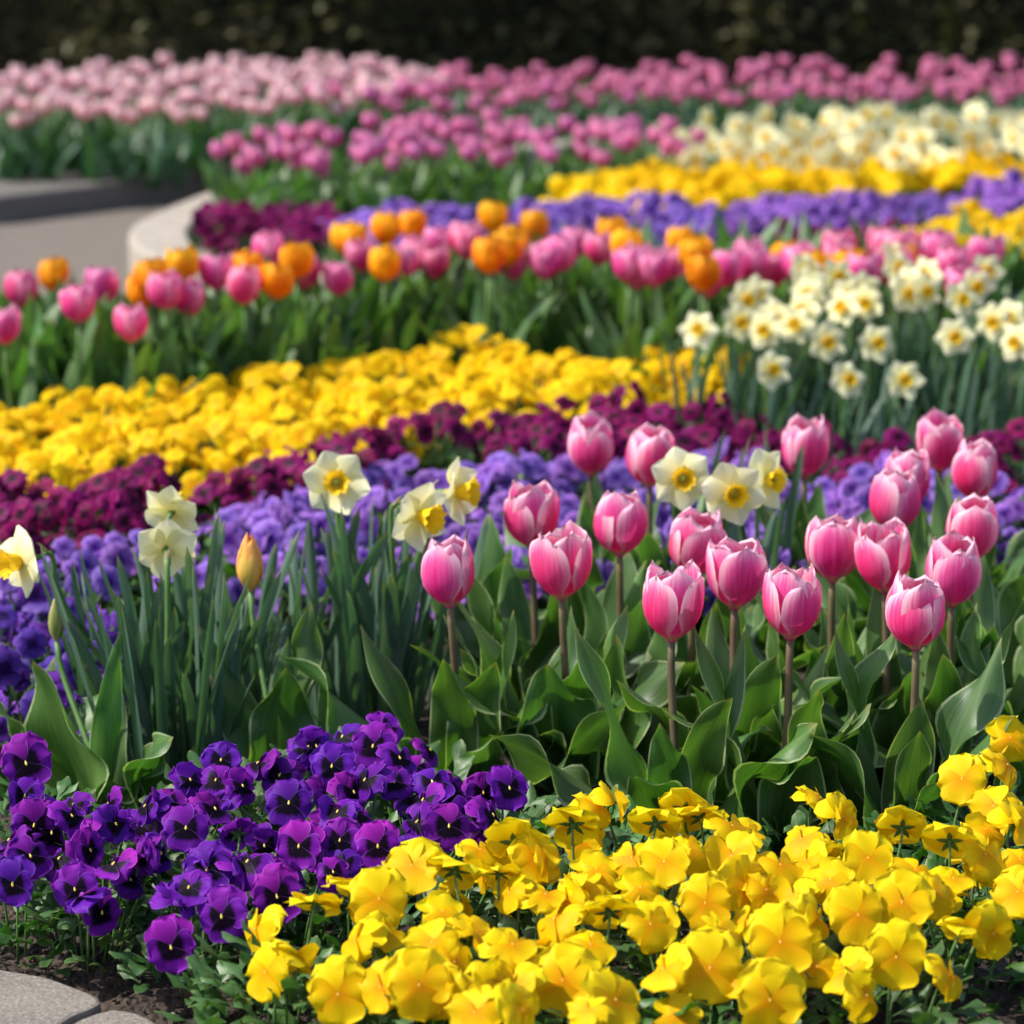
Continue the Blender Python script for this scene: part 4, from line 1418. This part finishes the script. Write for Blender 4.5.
YB = [(256, 929, -62, 15, 1.0, .10, 5), (266, 972, -35, 15, 1.05, .09, 1), (295, 956, 150, 20, .85, .10, 6), (338, 994, 0, 15, 1.12, .09, 0), (316, 899, 170, 45, 1.0, .125, 2), (352, 880, 160, 50, .95, .13, 3),
      (379, 899, 8, 22, 1.1, .13, 1), (356, 939, -50, 35, .95, .11, 7), (386, 932, 40, 30, .9, .11, 8), (412, 866, -15, 30, 1.1, .135, 4), (456, 866, 170, 35, 1.15, .135, 0), (381, 987, -30, 25, .95, .10, 2),
      (419, 985, 5, 20, 1.15, .11, 3), (442, 912, 30, 60, .95, .12, 9), (432, 942, -20, 40, 1.0, .12, 10), (454, 962, 30, 30, .95, .11, 5), (475, 932, 60, 50, 1.0, .12, 6), (509, 892, -50, 30, .85, .12, 7),
      (515, 840, 180, 20, 1.15, .14, 1), (512, 945, 40, 60, 1.0, .12, 8), (499, 985, 60, 30, 1.05, .11, 9), (475, 1012, -30, 30, 1.0, .10, 10), (535, 859, 20, 25, .95, .13, 4), (546, 857, 65, 15, 1.05, .13, 2),
      (574, 821, 175, 25, 1.15, .14, 3), (596, 805, 60, 40, .95, .14, 5), (617, 802, 70, 20, .85, .14, 6), (656, 820, 175, 30, 1.1, .14, 0), (685, 808, 165, 20, 1.05, .14, 4), (732, 826, 50, 50, 1.0, .14, 7),
      (700, 814, 185, 35, 1.0, .14, 3), (746, 830, 30, 60, .85, .13, 8), (664, 862, 5, 35, 1.1, .135, 2), (632, 858, -20, 45, 1.0, .13, 5), (596, 870, 20, 60, .95, .13, 9), (582, 889, -40, 40, .9, .12, 10),
      (555, 919, -60, 45, 1.05, .12, 5), (609, 908, 180, 40, 1.1, .125, 1), (650, 924, 30, 30, 1.0, .12, 7), (705, 903, 3, 22, 1.05, .125, 0), (732, 856, -25, 35, 1.05, .135, 6), (746, 887, 38, 15, 1.15, .125, 4),
      (710, 968, 2, 15, 1.2, .11, 1), (664, 969, -60, 30, 1.1, .11, 8), (563, 980, -5, 15, 1.15, .10, 3), (615, 1000, 35, 35, 1.1, .10, 2), (678, 1016, 0, 60, .9, .08, 9), (514, 984, -30, 40, .95, .105, 6),
      (514, 948, 50, 55, .95, .11, 7), (780, 942, 0, 20, 1.2, .12, 0), (770, 1000, 3, 15, 1.2, .10, 3), (820, 798, 70, 40, .9, .14, 5), (842, 817, 40, 20, .95, .135, 6), (801, 839, -30, 50, 1.0, .135, 7),
      (806, 860, -60, 30, .95, .13, 8), (868, 858, 0, 30, 1.1, .135, 2), (902, 825, 180, 18, 1.0, .14, 4), (950, 838, 176, 25, 1.1, .14, 0), (962, 779, -20, 25, 1.05, .14, 1), (1010, 738, 10, 40, 1.0, .14, 9),
      (1007, 765, 60, 30, 1.05, .14, 5), (994, 806, -30, 40, 1.05, .14, 10), (1018, 822, 50, 30, 1.0, .14, 6), (985, 854, 40, 30, 1.0, .13, 7), (953, 879, 45, 55, .95, .125, 8), (935, 892, 30, 35, 1.05, .125, 5),
      (902, 902, 0, 28, 1.1, .125, 3), (858, 915, 0, 22, 1.12, .12, 1), (896, 957, 3, 15, 1.15, .105, 0), (962, 925, 150, 30, .8, .115, 6), (993, 934, 25, 5, .95, .105, 2), (1018, 892, -30, 25, 1.0, .12, 4),
      (949, 975, 70, 20, .95, .09, 7), (845, 972, -40, 25, 1.1, .10, 8), (866, 996, 50, 30, 1.0, .09, 9), (817, 918, 60, 20, .95, .12, 10), (766, 890, 35, 40, .9, .125, 5), (792, 895, -50, 45, .9, .12, 6),
      (640, 888, 20, 55, .9, .125, 9), (480, 850, 40, 60, .9, .13, 10), (690, 850, 40, 50, .95, .13, 5), (500, 870, 160, 40, .9, .13, 2), (780, 865, 40, 50, .95, .13, 7), (545, 895, 60, 60, .9, .12, 8),
      (830, 880, -30, 60, .95, .125, 9), (915, 870, 20, 60, .95, .13, 10), (722, 930, 50, 50, .9, .115, 6), (590, 945, 30, 60, .9, .11, 7), (740, 980, -50, 40, .9, .10, 8), (985, 830, 20, 60, .9, .13, 9), (1020, 860, 10, 50, .9, .12, 5)]
PC = [(28, 790, 'purple pansy plant in the corner below the broad tulip leaves at the left edge'), (15, 872, 'purple pansy plant at the left edge above the edging stones'), (85, 835, 'purple pansy plant with magenta tinged side turned flowers beside the left edge plants'),
      (85, 878, 'purple pansy plant spreading over the soil nearest the first edging stone'), (155, 825, 'purple pansy plant directly below the base of the left daffodil clump'), (235, 775, 'purple pansy plant under the leaves of the plump budded tulip'),
      (210, 865, 'purple pansy plant with a large frontal bloom in the middle of the purple patch'), (190, 905, 'lowest purple pansy plant with one big dark eyed bloom over bare soil'), (285, 810, 'purple pansy plant between the plump budded tulip and the yellow pansies'),
      (285, 875, 'purple pansy plant touching the first upright yellow blooms'), (335, 758, 'purple pansy plant at the back below the lone facing daffodil'), (355, 835, 'purple pansy plant with two blooms side by side just above the yellow ones'),
      (392, 760, 'purple pansy plant farthest back near the leftmost pink tulip'), (430, 805, 'purple pansy plant with magenta lit blooms below the leftmost pink tulip leaves'), (495, 800, 'purple pansy plant farthest right between tulip leaves and yellow blooms')]
YC = [(275, 955, 'yellow pansy plant at the left tip of the yellow patch'), (350, 985, 'yellow pansy plant with a flat frontal bloom at the bottom left of the yellow patch'), (345, 905, 'yellow pansy plant bordering the dark eyed purple blooms at the left'),
      (425, 885, 'yellow pansy plant with an upright frontal bloom left of the patch centre'), (435, 965, 'yellow pansy plant at the bottom edge left of centre with crowded blooms'), (515, 850, 'yellow pansy plant topped by a back turned bloom below the gap in the tulips'),
      (515, 950, 'yellow pansy plant with tilted blooms and visible leaves left of the bottom centre'), (590, 825, 'yellow pansy plant at the top of the patch beside a large back turned bloom'), (590, 895, 'yellow pansy plant with a dark green calyx showing in the patch centre'),
      (580, 985, 'yellow pansy plant at the bottom centre with a flat five petalled bloom'), (665, 835, 'yellow pansy plant just below the curled tulip leaf in the centre'), (665, 920, 'yellow pansy plant with two upright blooms right of the patch centre'),
      (700, 985, 'yellow pansy plant at the bottom with a very large frontal bloom right of centre'), (735, 855, 'yellow pansy plant below the cupped tulip leaf with folded blooms'), (780, 940, 'yellow pansy plant with two stacked round blooms at the lower right centre'),
      (812, 830, 'yellow pansy plant with narrow side turned blooms against the dark tulip leaves'), (860, 900, 'yellow pansy plant with three round facing blooms at the right'), (880, 970, 'yellow pansy plant at the bottom right beside bare soil'),
      (915, 840, 'yellow pansy plant with two back turned blooms showing dark calyxes at the right'), (955, 905, 'yellow pansy plant with drooping blooms over bare soil at the right'), (985, 800, 'orange tinged yellow pansy plant at the upper right of the patch'), (1010, 880, 'yellow pansy plant cut by the right edge of the picture')]
def extra_blooms(poly, n, seed, gap):
    rr = random.Random(seed); o = []
    pl = [Vector(p) for p in poly]
    while len(o) < n:
        p = Vector((rr.uniform(0, 1024), rr.uniform(700, 1024)))
        if inside(p, pl) and all((p - Vector(q[:2])).length > gap for q in o):
            o.append((p.x, p.y, rr.choice((-75, -50, -20, 20, 50, 75, 150, 200)) + rr.uniform(-15, 15), rr.uniform(5, 65), rr.uniform(.8, 1.0), rr.uniform(.095, .115), rr.randrange(3, 11)))
    return o


near_pansy_plants('purple', PC, PB, 0.0490, 'dark eyed purple pansies at the front', extra_blooms([(0, 800), (130, 800), (230, 760), (340, 735), (430, 745), (470, 790), (530, 790), (500, 825), (400, 845), (320, 875), (240, 900), (110, 900), (0, 890)], 38, 8, 22))
near_pansy_plants('yellow', YC, YB, 0.0520, 'bright yellow pansies at the front', extra_blooms([(330, 910), (430, 860), (520, 850), (640, 820), (760, 860), (860, 830), (1020, 760), (1020, 880), (900, 900), (830, 1000), (600, 1010), (420, 1010), (330, 970)], 22, 9, 30))
